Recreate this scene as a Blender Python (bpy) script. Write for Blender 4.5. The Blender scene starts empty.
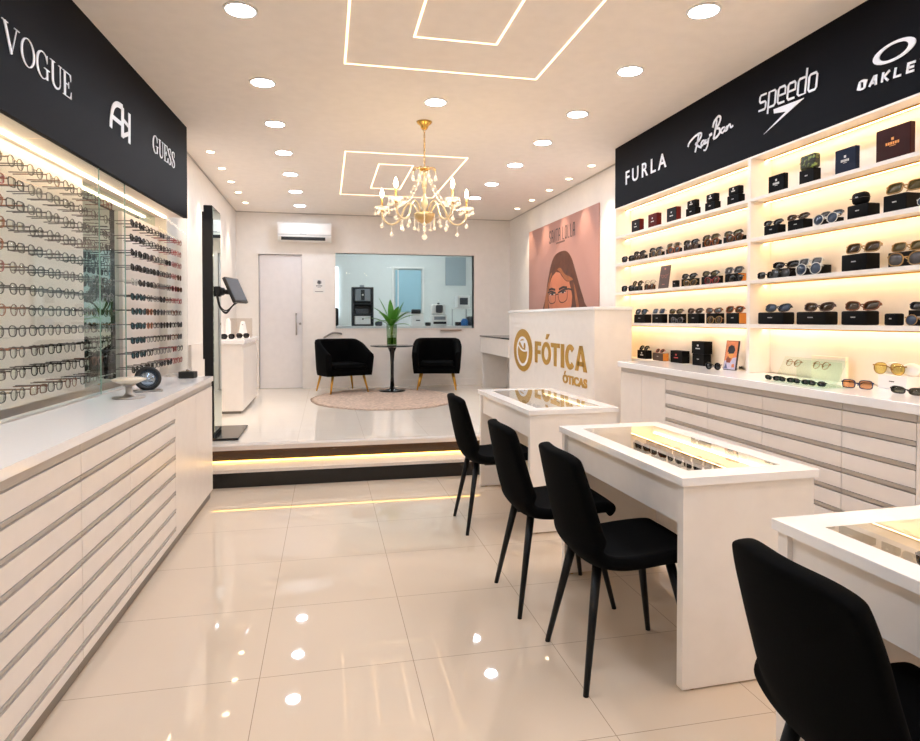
import bpy, bmesh, math, random
from mathutils import Vector, Matrix
random.seed(7)
PI = math.pi
SC = bpy.context.scene
COL = SC.collection

# ------------------------------------------------------------------ camera
CAM_H, FPX, CXP, CYP = 1.35, 626.85, 460.0, 332.18
YAW, PITCH = 0.2106, -0.02017
def cam_axes():
    f = Vector((math.sin(YAW)*math.cos(PITCH), math.cos(YAW)*math.cos(PITCH), math.sin(PITCH)))
    r = Vector((math.cos(YAW), -math.sin(YAW), 0)); u = r.cross(f)
    return r, u, f
CR, CU, CF = cam_axes()
def ray(px, py):
    return CR*((px-CXP)/FPX) - CU*((py-CYP)/FPX) + CF
def at(px, py, X=None, Y=None, Z=None):
    d = ray(px, py)
    if X is not None: t = X/d.x
    elif Y is not None: t = Y/d.y
    else: t = (Z-CAM_H)/d.z
    return Vector((t*d.x, t*d.y, CAM_H+t*d.z))
def colY(px, X, py=320): return at(px, py, X=X).y

cam_d = bpy.data.cameras.new('camera'); cam = bpy.data.objects.new('camera', cam_d); COL.objects.link(cam)
cam.location = (0, 0, CAM_H)
cam.rotation_euler = Matrix((CR, CU, -CF)).transposed().to_euler()
cam_d.sensor_fit = 'HORIZONTAL'; cam_d.sensor_width = 36
cam_d.lens = 36*FPX/920
cam_d.shift_y = -(370.5-CYP)/920
cam_d.clip_start = 0.02
SC.camera = cam

# ------------------------------------------------------------------ materials
def lin(c):
    c = c/255.0
    return c/12.92 if c <= 0.04045 else ((c+0.055)/1.055)**2.4
def rgb(r, g, b): return (lin(r), lin(g), lin(b), 1)
def mat(name, col, rough=0.5, metal=0.0, spec=0.5, noise=None, bump=None, coat=0, sheen=0):
    m = bpy.data.materials.new(name); m.use_nodes = True
    nt = m.node_tree; b = nt.nodes['Principled BSDF']
    b.inputs['Base Color'].default_value = rgb(*col)
    b.inputs['Roughness'].default_value = rough; b.inputs['Metallic'].default_value = metal
    b.inputs['Specular IOR Level'].default_value = spec
    b.inputs['Coat Weight'].default_value = coat
    if sheen: b.inputs['Sheen Weight'].default_value = sheen
    tc = nt.nodes.new('ShaderNodeTexCoord')
    sc, amt = noise or (12, 0.02)
    n = nt.nodes.new('ShaderNodeTexNoise'); n.inputs['Scale'].default_value = sc
    nt.links.new(tc.outputs['Object'], n.inputs['Vector'])
    mx = nt.nodes.new('ShaderNodeMix'); mx.data_type = 'RGBA'
    mx.inputs[6].default_value = rgb(*[max(0, c*(1-amt)) for c in col])
    mx.inputs[7].default_value = rgb(*[min(255, c*(1+amt)) for c in col])
    nt.links.new(n.outputs['Fac'], mx.inputs[0]); nt.links.new(mx.outputs[2], b.inputs['Base Color'])
    if bump:
        n2 = nt.nodes.new('ShaderNodeTexNoise'); n2.inputs['Scale'].default_value = bump[0]
        nt.links.new(tc.outputs['Object'], n2.inputs['Vector'])
        bp = nt.nodes.new('ShaderNodeBump'); bp.inputs['Strength'].default_value = bump[1]
        bp.inputs['Distance'].default_value = bump[2]
        nt.links.new(n2.outputs['Fac'], bp.inputs['Height']); nt.links.new(bp.outputs['Normal'], b.inputs['Normal'])
    return m
def emit(name, col, s):
    m = bpy.data.materials.new(name); m.use_nodes = True; nt = m.node_tree; nt.nodes.clear()
    o = nt.nodes.new('ShaderNodeOutputMaterial'); e = nt.nodes.new('ShaderNodeEmission')
    e.inputs[0].default_value = rgb(*col); e.inputs[1].default_value = s
    nt.links.new(e.outputs[0], o.inputs[0]); return m
def glass(name, tint=(255, 255, 255), ior=1.5, rough=0.0, boost=1.0):
    m = bpy.data.materials.new(name); m.use_nodes = True; nt = m.node_tree; nt.nodes.clear()
    o = nt.nodes.new('ShaderNodeOutputMaterial'); t = nt.nodes.new('ShaderNodeBsdfTransparent')
    g = nt.nodes.new('ShaderNodeBsdfGlossy'); f = nt.nodes.new('ShaderNodeFresnel'); mx = nt.nodes.new('ShaderNodeMixShader')
    t.inputs[0].default_value = rgb(*tint); g.inputs['Roughness'].default_value = rough; f.inputs[0].default_value = ior
    mu = nt.nodes.new('ShaderNodeMath'); mu.operation = 'MULTIPLY'; mu.inputs[1].default_value = boost; mu.use_clamp = True
    ge = nt.nodes.new('ShaderNodeNewGeometry'); om = nt.nodes.new('ShaderNodeMath'); om.operation = 'SUBTRACT'; om.inputs[0].default_value = 1.0
    nt.links.new(ge.outputs['Backfacing'], om.inputs[1])       # only the entry face of a pane reflects
    m2 = nt.nodes.new('ShaderNodeMath'); m2.operation = 'MULTIPLY'
    nt.links.new(f.outputs[0], m2.inputs[0]); nt.links.new(om.outputs[0], m2.inputs[1]); nt.links.new(m2.outputs[0], mu.inputs[0])
    nt.links.new(mu.outputs[0], mx.inputs[0]); nt.links.new(t.outputs[0], mx.inputs[1]); nt.links.new(g.outputs[0], mx.inputs[2])
    nt.links.new(mx.outputs[0], o.inputs[0]); return m
def tile_mat(name, col, grout, size, x0, y0, rough):
    m = bpy.data.materials.new(name); m.use_nodes = True; nt = m.node_tree; b = nt.nodes['Principled BSDF']
    N, L = nt.nodes.new, nt.links.new
    tc = N('ShaderNodeTexCoord'); sp = N('ShaderNodeSeparateXYZ'); L(tc.outputs['Object'], sp.inputs[0])
    def line(sock, off):
        a = N('ShaderNodeMath'); a.operation = 'SUBTRACT'; a.inputs[1].default_value = off; L(sock, a.inputs[0])
        d = N('ShaderNodeMath'); d.operation = 'DIVIDE'; d.inputs[1].default_value = size; L(a.outputs[0], d.inputs[0])
        p = N('ShaderNodeMath'); p.operation = 'PINGPONG'; p.inputs[1].default_value = 0.5; L(d.outputs[0], p.inputs[0])
        c = N('ShaderNodeMath'); c.operation = 'LESS_THAN'; c.inputs[1].default_value = 0.0014/size; L(p.outputs[0], c.inputs[0])
        return c.outputs[0]
    mxm = N('ShaderNodeMath'); mxm.operation = 'MAXIMUM'; gx = N('ShaderNodeMath'); gx.operation = 'GREATER_THAN'; gx.inputs[1].default_value = -0.6; L(sp.outputs['X'], gx.inputs[0])
    lx_ = N('ShaderNodeMath'); lx_.operation = 'MULTIPLY'; L(line(sp.outputs['X'], x0), lx_.inputs[0]); L(gx.outputs[0], lx_.inputs[1]); L(lx_.outputs[0], mxm.inputs[0]); L(line(sp.outputs['Y'], y0), mxm.inputs[1])
    n = N('ShaderNodeTexNoise'); n.inputs['Scale'].default_value = 1.7; n.inputs['Detail'].default_value = 3; L(tc.outputs['Object'], n.inputs['Vector'])
    cm = N('ShaderNodeMix'); cm.data_type = 'RGBA'; cm.inputs[6].default_value = rgb(*col); cm.inputs[7].default_value = rgb(*[min(255, c*1.03) for c in col])
    L(n.outputs['Fac'], cm.inputs[0])
    gm = N('ShaderNodeMix'); gm.data_type = 'RGBA'; gm.inputs[7].default_value = rgb(*grout)
    L(mxm.outputs[0], gm.inputs[0]); L(cm.outputs[2], gm.inputs[6]); L(gm.outputs[2], b.inputs['Base Color'])
    b.inputs['Roughness'].default_value = rough; b.inputs['Specular IOR Level'].default_value = 0.6
    return m

M = {}
M['tile'] = tile_mat('polished porcelain tile', (220, 202, 180), (172, 148, 126), 0.583, -0.25, 2.44, 0.028)
M['tile_up'] = tile_mat('polished porcelain tile upper', (236, 228, 216), (205, 192, 178), 0.583, -0.25, 5.53, 0.05)
M['wall'] = mat('white wall paint', (240, 235, 229), 0.7)
M['ceil'] = mat('ceiling paint', (246, 238, 230), 0.8)
M['white'] = mat('white lacquer board', (240, 234, 228), 0.28)
M['whitetop'] = mat('white quartz worktop', (248, 246, 245), 0.12, noise=(60, 0.01))
M['drawer'] = mat('white laminate front', (236, 229, 223), 0.35)
M['shelf'] = mat('white shelf board', (238, 230, 222), 0.45)
M['alu'] = mat('brushed aluminium profile', (196, 190, 185), 0.4, 0.35)
M['toe'] = mat('grey toe kick', (132, 123, 114), 0.4, 0.2)
M['gap'] = mat('dark joint', (70, 62, 56), 0.8)
M['fascia'] = mat('charcoal fascia board', (15, 15, 19), 0.55, spec=0.06, noise=(3, 0.05))
M['letter'] = mat('white acrylic letter', (240, 240, 244), 0.4)
M['gold'] = mat('gold leaf letter', (202, 158, 72), 0.38, 0.3)
M['brass'] = mat('polished brass', (222, 176, 92), 0.2, 1.0)
M['brassleg'] = mat('gold painted leg', (214, 160, 62), 0.28, 0.85)
M['velvet'] = mat('black velvet', (5, 5, 5), 0.9, spec=0.08, noise=(40, 0.25), bump=(180, 0.15, 0.002))
M['blackleg'] = mat('black metal leg', (7, 7, 8), 0.4, spec=0.3)
M['blackgloss'] = mat('black gloss', (7, 7, 8), 0.14)
M['black'] = mat('black matte', (16, 15, 15), 0.5)
M['dark'] = mat('charcoal plastic', (40, 40, 43), 0.4)
M['darkgrey'] = mat('dark grey plastic', (74, 78, 84), 0.45)
M['midgrey'] = mat('grey plastic', (140, 146, 152), 0.45)
M['plastic'] = mat('white plastic', (236, 234, 230), 0.35)
M['door'] = mat('white door leaf', (232, 228, 228), 0.4)
M['steel'] = mat('satin steel', (170, 166, 162), 0.3, 1.0)
M['granite'] = mat('pale granite nosing', (216, 206, 197), 0.3, noise=(220, 0.12))
M['riser'] = mat('black granite riser', (14, 10, 8), 0.2, noise=(90, 0.3))
M['mirror'] = mat('mirror silver', (205, 222, 214), 0.01, 1.0)
M['screen'] = mat('grey display glass', (104, 112, 122), 0.15)
M['glass'] = glass('clear glass', (254, 255, 254), 1.42)
M['winglass'] = glass('window glass', (243, 249, 251), 1.2)
M['topglass'] = glass('counter glass', (252, 251, 248), 1.5, boost=1.7)
M['vaseglass'] = glass('vase glass', (226, 236, 226), 1.5)
M['water'] = glass('water', (190, 214, 160), 1.33)
M['crystal'] = glass('crystal', (255, 250, 240), 1.6, 0.05, boost=4)
_nt = M['crystal'].node_tree; _o = [n for n in _nt.nodes if n.type == 'OUTPUT_MATERIAL'][0]; _s = _o.inputs[0].links[0].from_socket
_d = _nt.nodes.new('ShaderNodeBsdfTranslucent'); _d.inputs[0].default_value = rgb(255, 246, 230); _e = _nt.nodes.new('ShaderNodeBsdfDiffuse'); _e.inputs[0].default_value = rgb(255, 248, 236)
_a = _nt.nodes.new('ShaderNodeAddShader'); _x = _nt.nodes.new('ShaderNodeMixShader'); _x.inputs[0].default_value = 0.30
_nt.links.new(_d.outputs[0], _a.inputs[0]); _nt.links.new(_e.outputs[0], _a.inputs[1]); _nt.links.new(_s, _x.inputs[1]); _nt.links.new(_a.outputs[0], _x.inputs[2]); _nt.links.new(_x.outputs[0], _o.inputs[0])
M['acrylic'] = glass('clear acrylic', (244, 240, 236), 1.45)
M['greenglass'] = glass('green edge glass', (244, 251, 246), 1.5)
M['rug'] = mat('shaggy beige rug', (192, 172, 156), 0.95, spec=0.05, noise=(30, 0.26), bump=(60, 0.5, 0.012))
M['leaf'] = mat('green leaf', (74, 134, 48), 0.4, noise=(9, 0.35))
M['stem'] = mat('pale stem', (150, 172, 84), 0.5)
M['down'] = emit('downlight lens', (226, 238, 255), 64)
M['spotlens'] = emit('warm spot lens', (255, 222, 180), 14)
M['ledline'] = emit('ceiling led line', (255, 208, 156), 2.8)
M['ledshelf'] = emit('warm shelf led', (255, 214, 152), 10.5)
M['ledstep_glow'] = emit('warm step led glow', (255, 194, 88), 4.5)
M['ledrack'] = emit('rack led', (255, 224, 186), 10)
M['leddesk'] = emit('desk led', (255, 224, 176), 8)
M['bulb'] = emit('candle bulb', (255, 226, 176), 30)
M['glassedge'] = mat('green glass edge', (128, 168, 152), 0.2)
M['slit'] = emit('lit slit', (240, 248, 255), 3)
M['glow_tinted'] = mat('bronze granite riser', (42, 29, 13), 0.22, spec=0.6, noise=(90, 0.3))  # dark riser stone with the step LED's golden glow painted into its colour
M['backlight'] = emit('lab tube light', (244, 248, 252), 18)
M['bluepane'] = mat('blue frosted pane', (150, 188, 202), 0.5)
M['labwall'] = mat('lab wall paint', (214, 218, 216), 0.8)
M['labpanel'] = mat('lab grey panel', (158, 170, 176), 0.7)
M['bluebottle'] = mat('blue plastic', (48, 110, 176), 0.4)

# ------------------------------------------------------------------ mesh builder
class MB:
    def __init__(s): s.v = []; s.f = []; s.m = []; s.sm = []
    def add(s, vs, fs, mi=0, smooth=False):
        n = len(s.v); s.v += [Vector(v) for v in vs]
        for f in fs: s.f.append([i+n for i in f]); s.m.append(mi); s.sm.append(smooth)
        return s
    def box(s, x0, x1, y0, y1, z0, z1, mi=0):
        v = [(x, y, z) for z in (z0, z1) for y in (y0, y1) for x in (x0, x1)]
        return s.add(v, [(0, 2, 3, 1), (4, 5, 7, 6), (0, 1, 5, 4), (2, 6, 7, 3), (0, 4, 6, 2), (1, 3, 7, 5)], mi)
    def rbox(s, x0, x1, y0, y1, z0, z1, r, seg=2, mi=0, mat4=None):
        bm = bmesh.new(); bmesh.ops.create_cube(bm, size=1)
        for v in bm.verts: v.co = Vector(((x0+x1)/2+v.co.x*(x1-x0), (y0+y1)/2+v.co.y*(y1-y0), (z0+z1)/2+v.co.z*(z1-z0)))
        bmesh.ops.bevel(bm, geom=bm.edges[:], offset=r, segments=seg, profile=0.5, affect='EDGES')
        return s.frombm(bm, mi, seg > 1, mat4)
    def frombm(s, bm, mi=0, smooth=False, mat4=None):
        bm.verts.ensure_lookup_table()
        for i, v in enumerate(bm.verts): v.index = i
        vs = [(mat4 @ v.co if mat4 else v.co.copy()) for v in bm.verts]
        fs = [[v.index for v in f.verts] for f in bm.faces]; bm.free()
        return s.add(vs, fs, mi, smooth)
    def prism(s, pts, o, u, v, n, d, mi=0):          # 2D polygon in plane (o,u,v), extruded along n by d
        o, u, v, n = Vector(o), Vector(u), Vector(v), Vector(n)
        a = [o+u*p[0]+v*p[1] for p in pts]; b = [q+n*d for q in a]; k = len(pts)
        area = sum(pts[i][0]*pts[(i+1) % k][1]-pts[(i+1) % k][0]*pts[i][1] for i in range(k))
        fs = [list(range(k))[::-1], list(range(k, 2*k))]+[(i, (i+1) % k, k+(i+1) % k, k+i) for i in range(k)]
        flip = (area < 0) != (u.cross(v).dot(n)*(1 if d > 0 else -1) < 0)
        if flip: fs = [f[::-1] for f in fs]
        return s.add(a+b, fs, mi)
    def tube(s, pts, r, sides=8, mi=0, closed=False, caps=True, smooth=True):
        pts = [Vector(p) for p in pts]; k = len(pts)
        rs = r if isinstance(r, (list, tuple)) else [r]*k
        rings = []; prev = None
        for i, p in enumerate(pts):
            if closed: t = (pts[(i+1) % k]-pts[i-1])
            else: t = pts[min(i+1, k-1)]-pts[max(i-1, 0)]
            t = t.normalized() if t.length > 1e-9 else Vector((0, 0, 1))
            if prev is None:
                ref = Vector((0, 0, 1)) if abs(t.z) < 0.9 else Vector((1, 0, 0)); nn = t.cross(ref).normalized()
            else:
                nn = prev-t*prev.dot(t); nn = nn.normalized() if nn.length > 1e-6 else t.orthogonal().normalized()
            prev = nn; bb = t.cross(nn)
            rings.append([p+(nn*math.cos(2*PI*j/sides)+bb*math.sin(2*PI*j/sides))*rs[i] for j in range(sides)])
        vs = [q for rg in rings for q in rg]; fs = []
        for i in range(k if closed else k-1):
            a, b = i*sides, ((i+1) % k)*sides
            for j in range(sides): fs.append((a+j, a+(j+1) % sides, b+(j+1) % sides, b+j))
        if caps and not closed:
            fs.append(list(range(sides))[::-1]); fs.append([(k-1)*sides+j for j in range(sides)])
        return s.add(vs, fs, mi, smooth)
    def lathe(s, prof, c, sides=24, mi=0, smooth=True):    # prof: (r, z) bottom to top
        c = Vector(c); vs = []; fs = []; k = len(prof)
        for r, z in prof:
            for j in range(sides):
                a = 2*PI*j/sides; vs.append(c+Vector((r*math.cos(a), r*math.sin(a), z)))
        for i in range(k-1):
            for j in range(sides): fs.append((i*sides+j, i*sides+(j+1) % sides, (i+1)*sides+(j+1) % sides, (i+1)*sides+j))
        if prof[0][0] > 1e-6: fs.append(list(range(sides))[::-1])
        if prof[-1][0] > 1e-6: fs.append([(k-1)*sides+j for j in range(sides)])
        return s.add(vs, fs, mi, smooth)
    def xf(s, m4):
        s.v = [m4 @ v for v in s.v]; return s
    def mesh(s, name, mats):
        me = bpy.data.meshes.new(name); me.from_pydata([tuple(v) for v in s.v], [], s.f)
        for m in (mats if isinstance(mats, (list, tuple)) else [mats]): me.materials.append(m)
        me.polygons.foreach_set('material_index', s.m); me.polygons.foreach_set('use_smooth', s.sm)
        me.validate(); me.update(); return me

ROOTM = {}
def setp(o, label=None, cat=None, group=None, kind=None):
    if label: o['label'] = label
    if cat: o['category'] = cat
    if group: o['group'] = group
    if kind: o['kind'] = kind
    return o
def thing(name, label, cat, loc=(0, 0, 0), rz=0, group=None):
    o = bpy.data.objects.new(name, None); COL.objects.link(o); o.empty_display_size = 0.05
    o.location = loc; o.rotation_euler = (0, 0, rz)
    ROOTM[o] = Matrix.Translation(loc) @ Matrix.Rotation(rz, 4, 'Z')
    return setp(o, label, cat, group)
def rootof(o):
    while o.parent: o = o.parent
    return o
def put(mb, name, mats, parent=None, world=False, label=None):
    """link a builder as one mesh object; world=True: vertices are in world space"""
    if parent is not None and world:
        mb.xf(ROOTM[rootof(parent)].inverted())
    o = bpy.data.objects.new(name, mb.mesh(name, mats)); COL.objects.link(o)
    if parent is not None: o.parent = parent
    if label: o['label'] = label
    return o
def solo(mb, name, mats, label, cat, loc=(0, 0, 0), rz=0, group=None):
    """a one-mesh thing, vertices given in world space, origin moved to loc"""
    m4 = Matrix.Translation(loc) @ Matrix.Rotation(rz, 4, 'Z')
    mb.xf(m4.inverted()); o = put(mb, name, mats); o.location = loc; o.rotation_euler = (0, 0, rz); ROOTM[o] = m4
    return setp(o, label, cat, group)
def struct(mb, name, mats, parent=None):
    o = put(mb, name, mats, parent)
    if parent is None: o['kind'] = 'structure'; ROOTM[o] = Matrix.Identity(4)
    return o
def copy_tree(o, loc, rz=None, label=None):
    def rec(a, par):
        c = a.copy(); COL.objects.link(c)
        if par is not None: c.parent = par
        for ch in [x for x in CH.get(a, [])]: rec(ch, c)
        return c
    CH = {}
    for x in bpy.data.objects:
        if x.parent: CH.setdefault(x.parent, []).append(x)
    c = rec(o, None); c.location = loc
    if rz is not None: c.rotation_euler = (0, 0, rz)
    if label: c['label'] = label
    return c
ORD = ['first', 'second', 'third', 'fourth', 'fifth', 'sixth', 'seventh', 'eighth', 'ninth', 'tenth', 'eleventh', 'twelfth', 'thirteenth', 'fourteenth']
def bez(p0, p1, p2, p3, n=10):
    out = []
    for i in range(n+1):
        t = i/n; a = (1-t)**3; b = 3*t*(1-t)**2; c = 3*t*t*(1-t); d = t**3
        out.append(tuple(a*p0[k]+b*p1[k]+c*p2[k]+d*p3[k] for k in range(len(p0))))
    return out
def smooth_path(pts, n=6):       # Catmull-Rom
    out = []; k = len(pts)
    for i in range(k-1):
        p0, p1, p2, p3 = pts[max(i-1, 0)], pts[i], pts[i+1], pts[min(i+2, k-1)]
        for j in range(n):
            t = j/n
            out.append(tuple(0.5*(2*p1[q]+(p2[q]-p0[q])*t+(2*p0[q]-5*p1[q]+4*p2[q]-p3[q])*t*t+(3*p1[q]-p0[q]-3*p2[q]+p3[q])*t**3) for q in range(len(p1))))
    out.append(tuple(pts[-1])); return out

# ------------------------------------------------------------------ flat lettering
class Flat:
    """strokes and polygons drawn in a plane: u to the right, v up, n towards the viewer"""
    def __init__(s, o, u, v, n, depth=0.004): s.mb = MB(); s.o, s.u, s.v, s.n, s.d = Vector(o), Vector(u), Vector(v), Vector(n), depth
    def poly(s, pts, mi=0, lift=0.0): s.mb.prism(pts, s.o+s.n*lift, s.u, s.v, s.n, s.d, mi); return s
    def stroke(s, pts, w, mi=0, lift=0.0, closed=False):
        k = len(pts); ws = w if isinstance(w, (list, tuple)) else [w]*k
        L, R = [], []
        for i in range(k):
            if closed: a, b = pts[i-1], pts[(i+1) % k]
            else: a, b = pts[max(i-1, 0)], pts[min(i+1, k-1)]
            dx, dy = b[0]-a[0], b[1]-a[1]; l = math.hypot(dx, dy) or 1
            nx, ny = -dy/l, dx/l
            if 0 < i < k-1 or closed:      # mitre correction
                p = pts[i-1]; e = math.hypot(pts[i][0]-p[0], pts[i][1]-p[1]) or 1
                sx, sy = -(pts[i][1]-p[1])/e, (pts[i][0]-p[0])/e
                c = max(0.45, abs(nx*sx+ny*sy)); nx, ny = nx/c, ny/c
            h = ws[i]/2
            L.append((pts[i][0]+nx*h, pts[i][1]+ny*h)); R.append((pts[i][0]-nx*h, pts[i][1]-ny*h))
        for i in range(k if closed else k-1):
            j = (i+1) % k
            s.poly([R[i], R[j], L[j], L[i]], mi, lift)
        return s
    def ring(s, cx, cy, ro, ri, mi=0, lift=0.0, n=28, a0=0, a1=2*PI, ci=(0, 0)):
        for i in range(n):
            p, q = a0+(a1-a0)*i/n, a0+(a1-a0)*(i+1)/n
            s.poly([(cx+ro[0]*math.cos(p), cy+ro[1]*math.sin(p)), (cx+ro[0]*math.cos(q), cy+ro[1]*math.sin(q)),
                    (cx+ci[0]+ri[0]*math.cos(q), cy+ci[1]+ri[1]*math.sin(q)), (cx+ci[0]+ri[0]*math.cos(p), cy+ci[1]+ri[1]*math.sin(p))], mi, lift)
        return s
    def disc(s, cx, cy, rx, ry, mi=0, lift=0.0, n=28):
        return s.poly([(cx+rx*math.cos(2*PI*i/n), cy+ry*math.sin(2*PI*i/n)) for i in range(n)], mi, lift)
    def text(s, txt, x, y, w, h, bold=0.0, shear=0.0, space=1.0, mi=0, lift=0.0):
        """built-in vector font, fitted to the box (x,y,w,h)"""
        c = bpy.data.curves.new('t', 'FONT'); c.body = txt; c.extrude = 0.5; c.offset = bold; c.shear = shear; c.space_character = space; c.resolution_u = 4
        ob = bpy.data.objects.new('t', c); COL.objects.link(ob)
        dg = bpy.context.evaluated_depsgraph_get(); me = bpy.data.meshes.new_from_object(ob.evaluated_get(dg))
        xs = [v.co.x for v in me.vertices]; ys = [v.co.y for v in me.vertices]
        x0, x1, y0, y1 = min(xs), max(xs), min(ys), max(ys)
        vs = [s.o+s.n*(lift+(v.co.z+0.5)*s.d)+s.u*(x+(v.co.x-x0)/(x1-x0)*w)+s.v*(y+(v.co.y-y0)/(y1-y0)*h) for v in me.vertices]
        s.mb.add(vs, [list(p.vertices) for p in me.polygons], mi)
        bpy.data.objects.remove(ob); bpy.data.curves.remove(c); bpy.data.meshes.remove(me)
        return s
    # high-contrast serif capitals, each in a cell of width w and height 1 (scaled by k, offset x)
    def serif(s, ch, x, w, k, T=0.16, t=0.035):
        P = lambda a, b: (x+a*w*k, b*k)
        if ch == 'V':
            s.stroke([P(0.12, 1), P(0.52, 0)], T*k); s.stroke([P(0.52, 0), P(0.86, 1)], t*k)
            s.stroke([P(-0.03, 0.985), P(0.32, 0.985)], t*k); s.stroke([P(0.7, 0.985), P(1.02, 0.985)], t*k)
        if ch == 'O':
            s.ring(x+0.5*w*k, 0.5*k, (0.5*w*k, 0.52*k), (0.5*w*k-T*k*0.9, 0.49*k))
        if ch == 'G':
            s.ring(x+0.5*w*k, 0.5*k, (0.5*w*k, 0.52*k), (0.5*w*k-T*k*0.95, 0.485*k), a0=PI*0.3, a1=PI*1.75, ci=(0.02*k, 0))
            s.stroke([P(0.84, 0.44), P(0.84, 0.04)], T*k*0.85); s.stroke([P(0.62, 0.44), P(1.04, 0.44)], t*k)
            s.poly([P(0.86, 0.98), P(0.86, 0.66), P(0.8, 0.78), P(0.74, 0.9)])
        if ch == 'U':
            s.stroke([P(0.2, 1), P(0.2, 0.26)], T*k); s.stroke([P(0.85, 1), P(0.85, 0.3)], t*k)
            pts = [P(0.2+0.325*(1-math.cos(a)), 0.28-0.27*math.sin(a)) for a in [PI*i/10 for i in range(11)]]
            s.stroke(pts, [(T*(1-i/10)+t*(i/10))*k for i in range(11)])
            s.stroke([P(0, 0.985), P(0.4, 0.985)], t*k); s.stroke([P(0.7, 0.985), P(1.0, 0.985)], t*k)
        if ch == 'E':
            s.stroke([P(0.22, 1), P(0.22, 0)], T*k)
            for yy, e in ((0.985, 0.95), (0.52, 0.7), (0.015, 1.0)): s.stroke([P(0, yy) if yy != 0.52 else P(0.2, yy), P(e, yy)], t*k)
            s.poly([P(0.95, 1), P(0.95, 0.72), P(0.9, 0.86), P(0.78, 1)][::-1]); s.poly([P(1.0, 0), P(1.0, 0.3), P(0.93, 0.14), P(0.78, 0)])
            s.poly([P(0.7, 0.66), P(0.7, 0.38), P(0.6, 0.52)])
        if ch == 'S':
            pts = smooth_path([P(0.86, 0.78), P(0.74, 0.95), P(0.5, 0.985), P(0.2, 0.9), P(0.14, 0.72), P(0.4, 0.55), P(0.72, 0.42), P(0.88, 0.25), P(0.76, 0.07), P(0.48, 0.015), P(0.22, 0.06), P(0.1, 0.26)], 4)
            n = len(pts); s.stroke(pts, [(t+(T*1.15-t)*max(0, math.sin(PI*i/(n-1)))**3)*k for i in range(n)])
            s.poly([P(0.86, 0.98), P(0.86, 0.68), P(0.8, 0.82)]); s.poly([P(0.1, 0.02), P(0.1, 0.34), P(0.17, 0.16)])
        return s
# ------------------------------------------------------------------ setting
PZ, CZ, BACK = 0.29, 2.98, 9.95
FRONT = -2.4
struct(MB().box(-1.85, 3.1, FRONT, 5.55, -0.1, 0), 'floor', M['tile'])
struct(MB().box(-1.85, 3.1, 5.55, BACK+3.2, -0.1, PZ).box(2.2, 2.7, 5.15, 5.55, -0.1, PZ), 'floor_raised', M['tile_up'])
struct(MB().box(-2.0, 3.2, FRONT-0.1, BACK+3.2, CZ, CZ+0.08), 'ceiling', M['ceil'])
struct(MB().box(2.97, 3.1, FRONT, BACK+3.2, 0, CZ), 'wall_right', M['wall'])
struct(MB().box(-1.95, -1.85, FRONT, 5.72, 0, CZ).box(-1.95, -1.32, 5.74, BACK+3.2, 0, CZ), 'wall_left', M['wall'])
struct(MB().box(-1.85, 2.97, FRONT-0.1, FRONT, 0, CZ), 'wall_front', M['wall'])
# back wall with a door hole and a window hole
DX0, DX1, DZ1 = -0.995, -0.357, 2.345
WX0, WX1, WZ0, WZ1 = 0.147, 2.357, 1.21, 2.385
bw = MB()
for x0, x1, z0, z1 in ((-1.32, DX0, PZ, CZ), (DX0, DX1, DZ1, CZ), (DX1, WX0, PZ, CZ), (WX0, WX1, PZ, WZ0), (WX0, WX1, WZ1, CZ), (WX1, 2.97, PZ, CZ)):
    bw.box(x0, x1, BACK, BACK+0.12, z0, z1)
struct(bw, 'wall_back', M['wall'])
struct(MB().box(-0.29, 2.97, BACK-0.015, BACK, PZ, PZ+0.1), 'baseboard_back', M['white'])
struct(MB().box(-1.32, -1.308, 5.74, BACK-0.02, CZ-0.012, CZ).box(-1.32, 2.97, BACK-0.012, BACK, CZ-0.012, CZ).box(2.958, 2.97, 5.6, BACK-0.02, CZ-0.012, CZ), 'trim_1', M['alu'])  # thin grey strip drawn in place of the shadow gap at the ceiling
# step in front of the raised floor
stp = struct(MB().box(-1.3, 2.2, 5.27, 5.55, 0, 0.125), 'trim_2', M['riser'])
struct(MB().box(-1.3, 2.2, 5.24, 5.55, 0.125, 0.15), 'trim_3', M['granite'])
struct(MB().box(-1.3, 2.2, 5.535, 5.55, 0.15, PZ-0.03), 'trim_4', M['glow_tinted'])
struct(MB().box(-1.3, 2.2, 5.50, 5.60, PZ-0.028, PZ+0.001).box(-1.3, 2.2, 5.50, 5.508, PZ-0.036, PZ-0.028), 'trim_5', M['granite'])
solo(MB().box(-1.25, 2.2, 5.513, 5.533, PZ-0.038, PZ-0.0285), 'led_strip', M['ledstep_glow'], 'thin warm LED strip tucked under the nosing of the raised floor', 'led strip', (0.4, 5.52, PZ-0.038))
solo(MB().box(-1.25, 2.2, 5.515, 5.533, 0.151, 0.163), 'led_strip', M['ledstep_glow'], 'glowing strip standing in for LED light on the step below the upper riser', 'led strip', (0.4, 5.52, 0.151))  # no lamp here: emissive strip adds the nosing LED's glow on the tread
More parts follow.
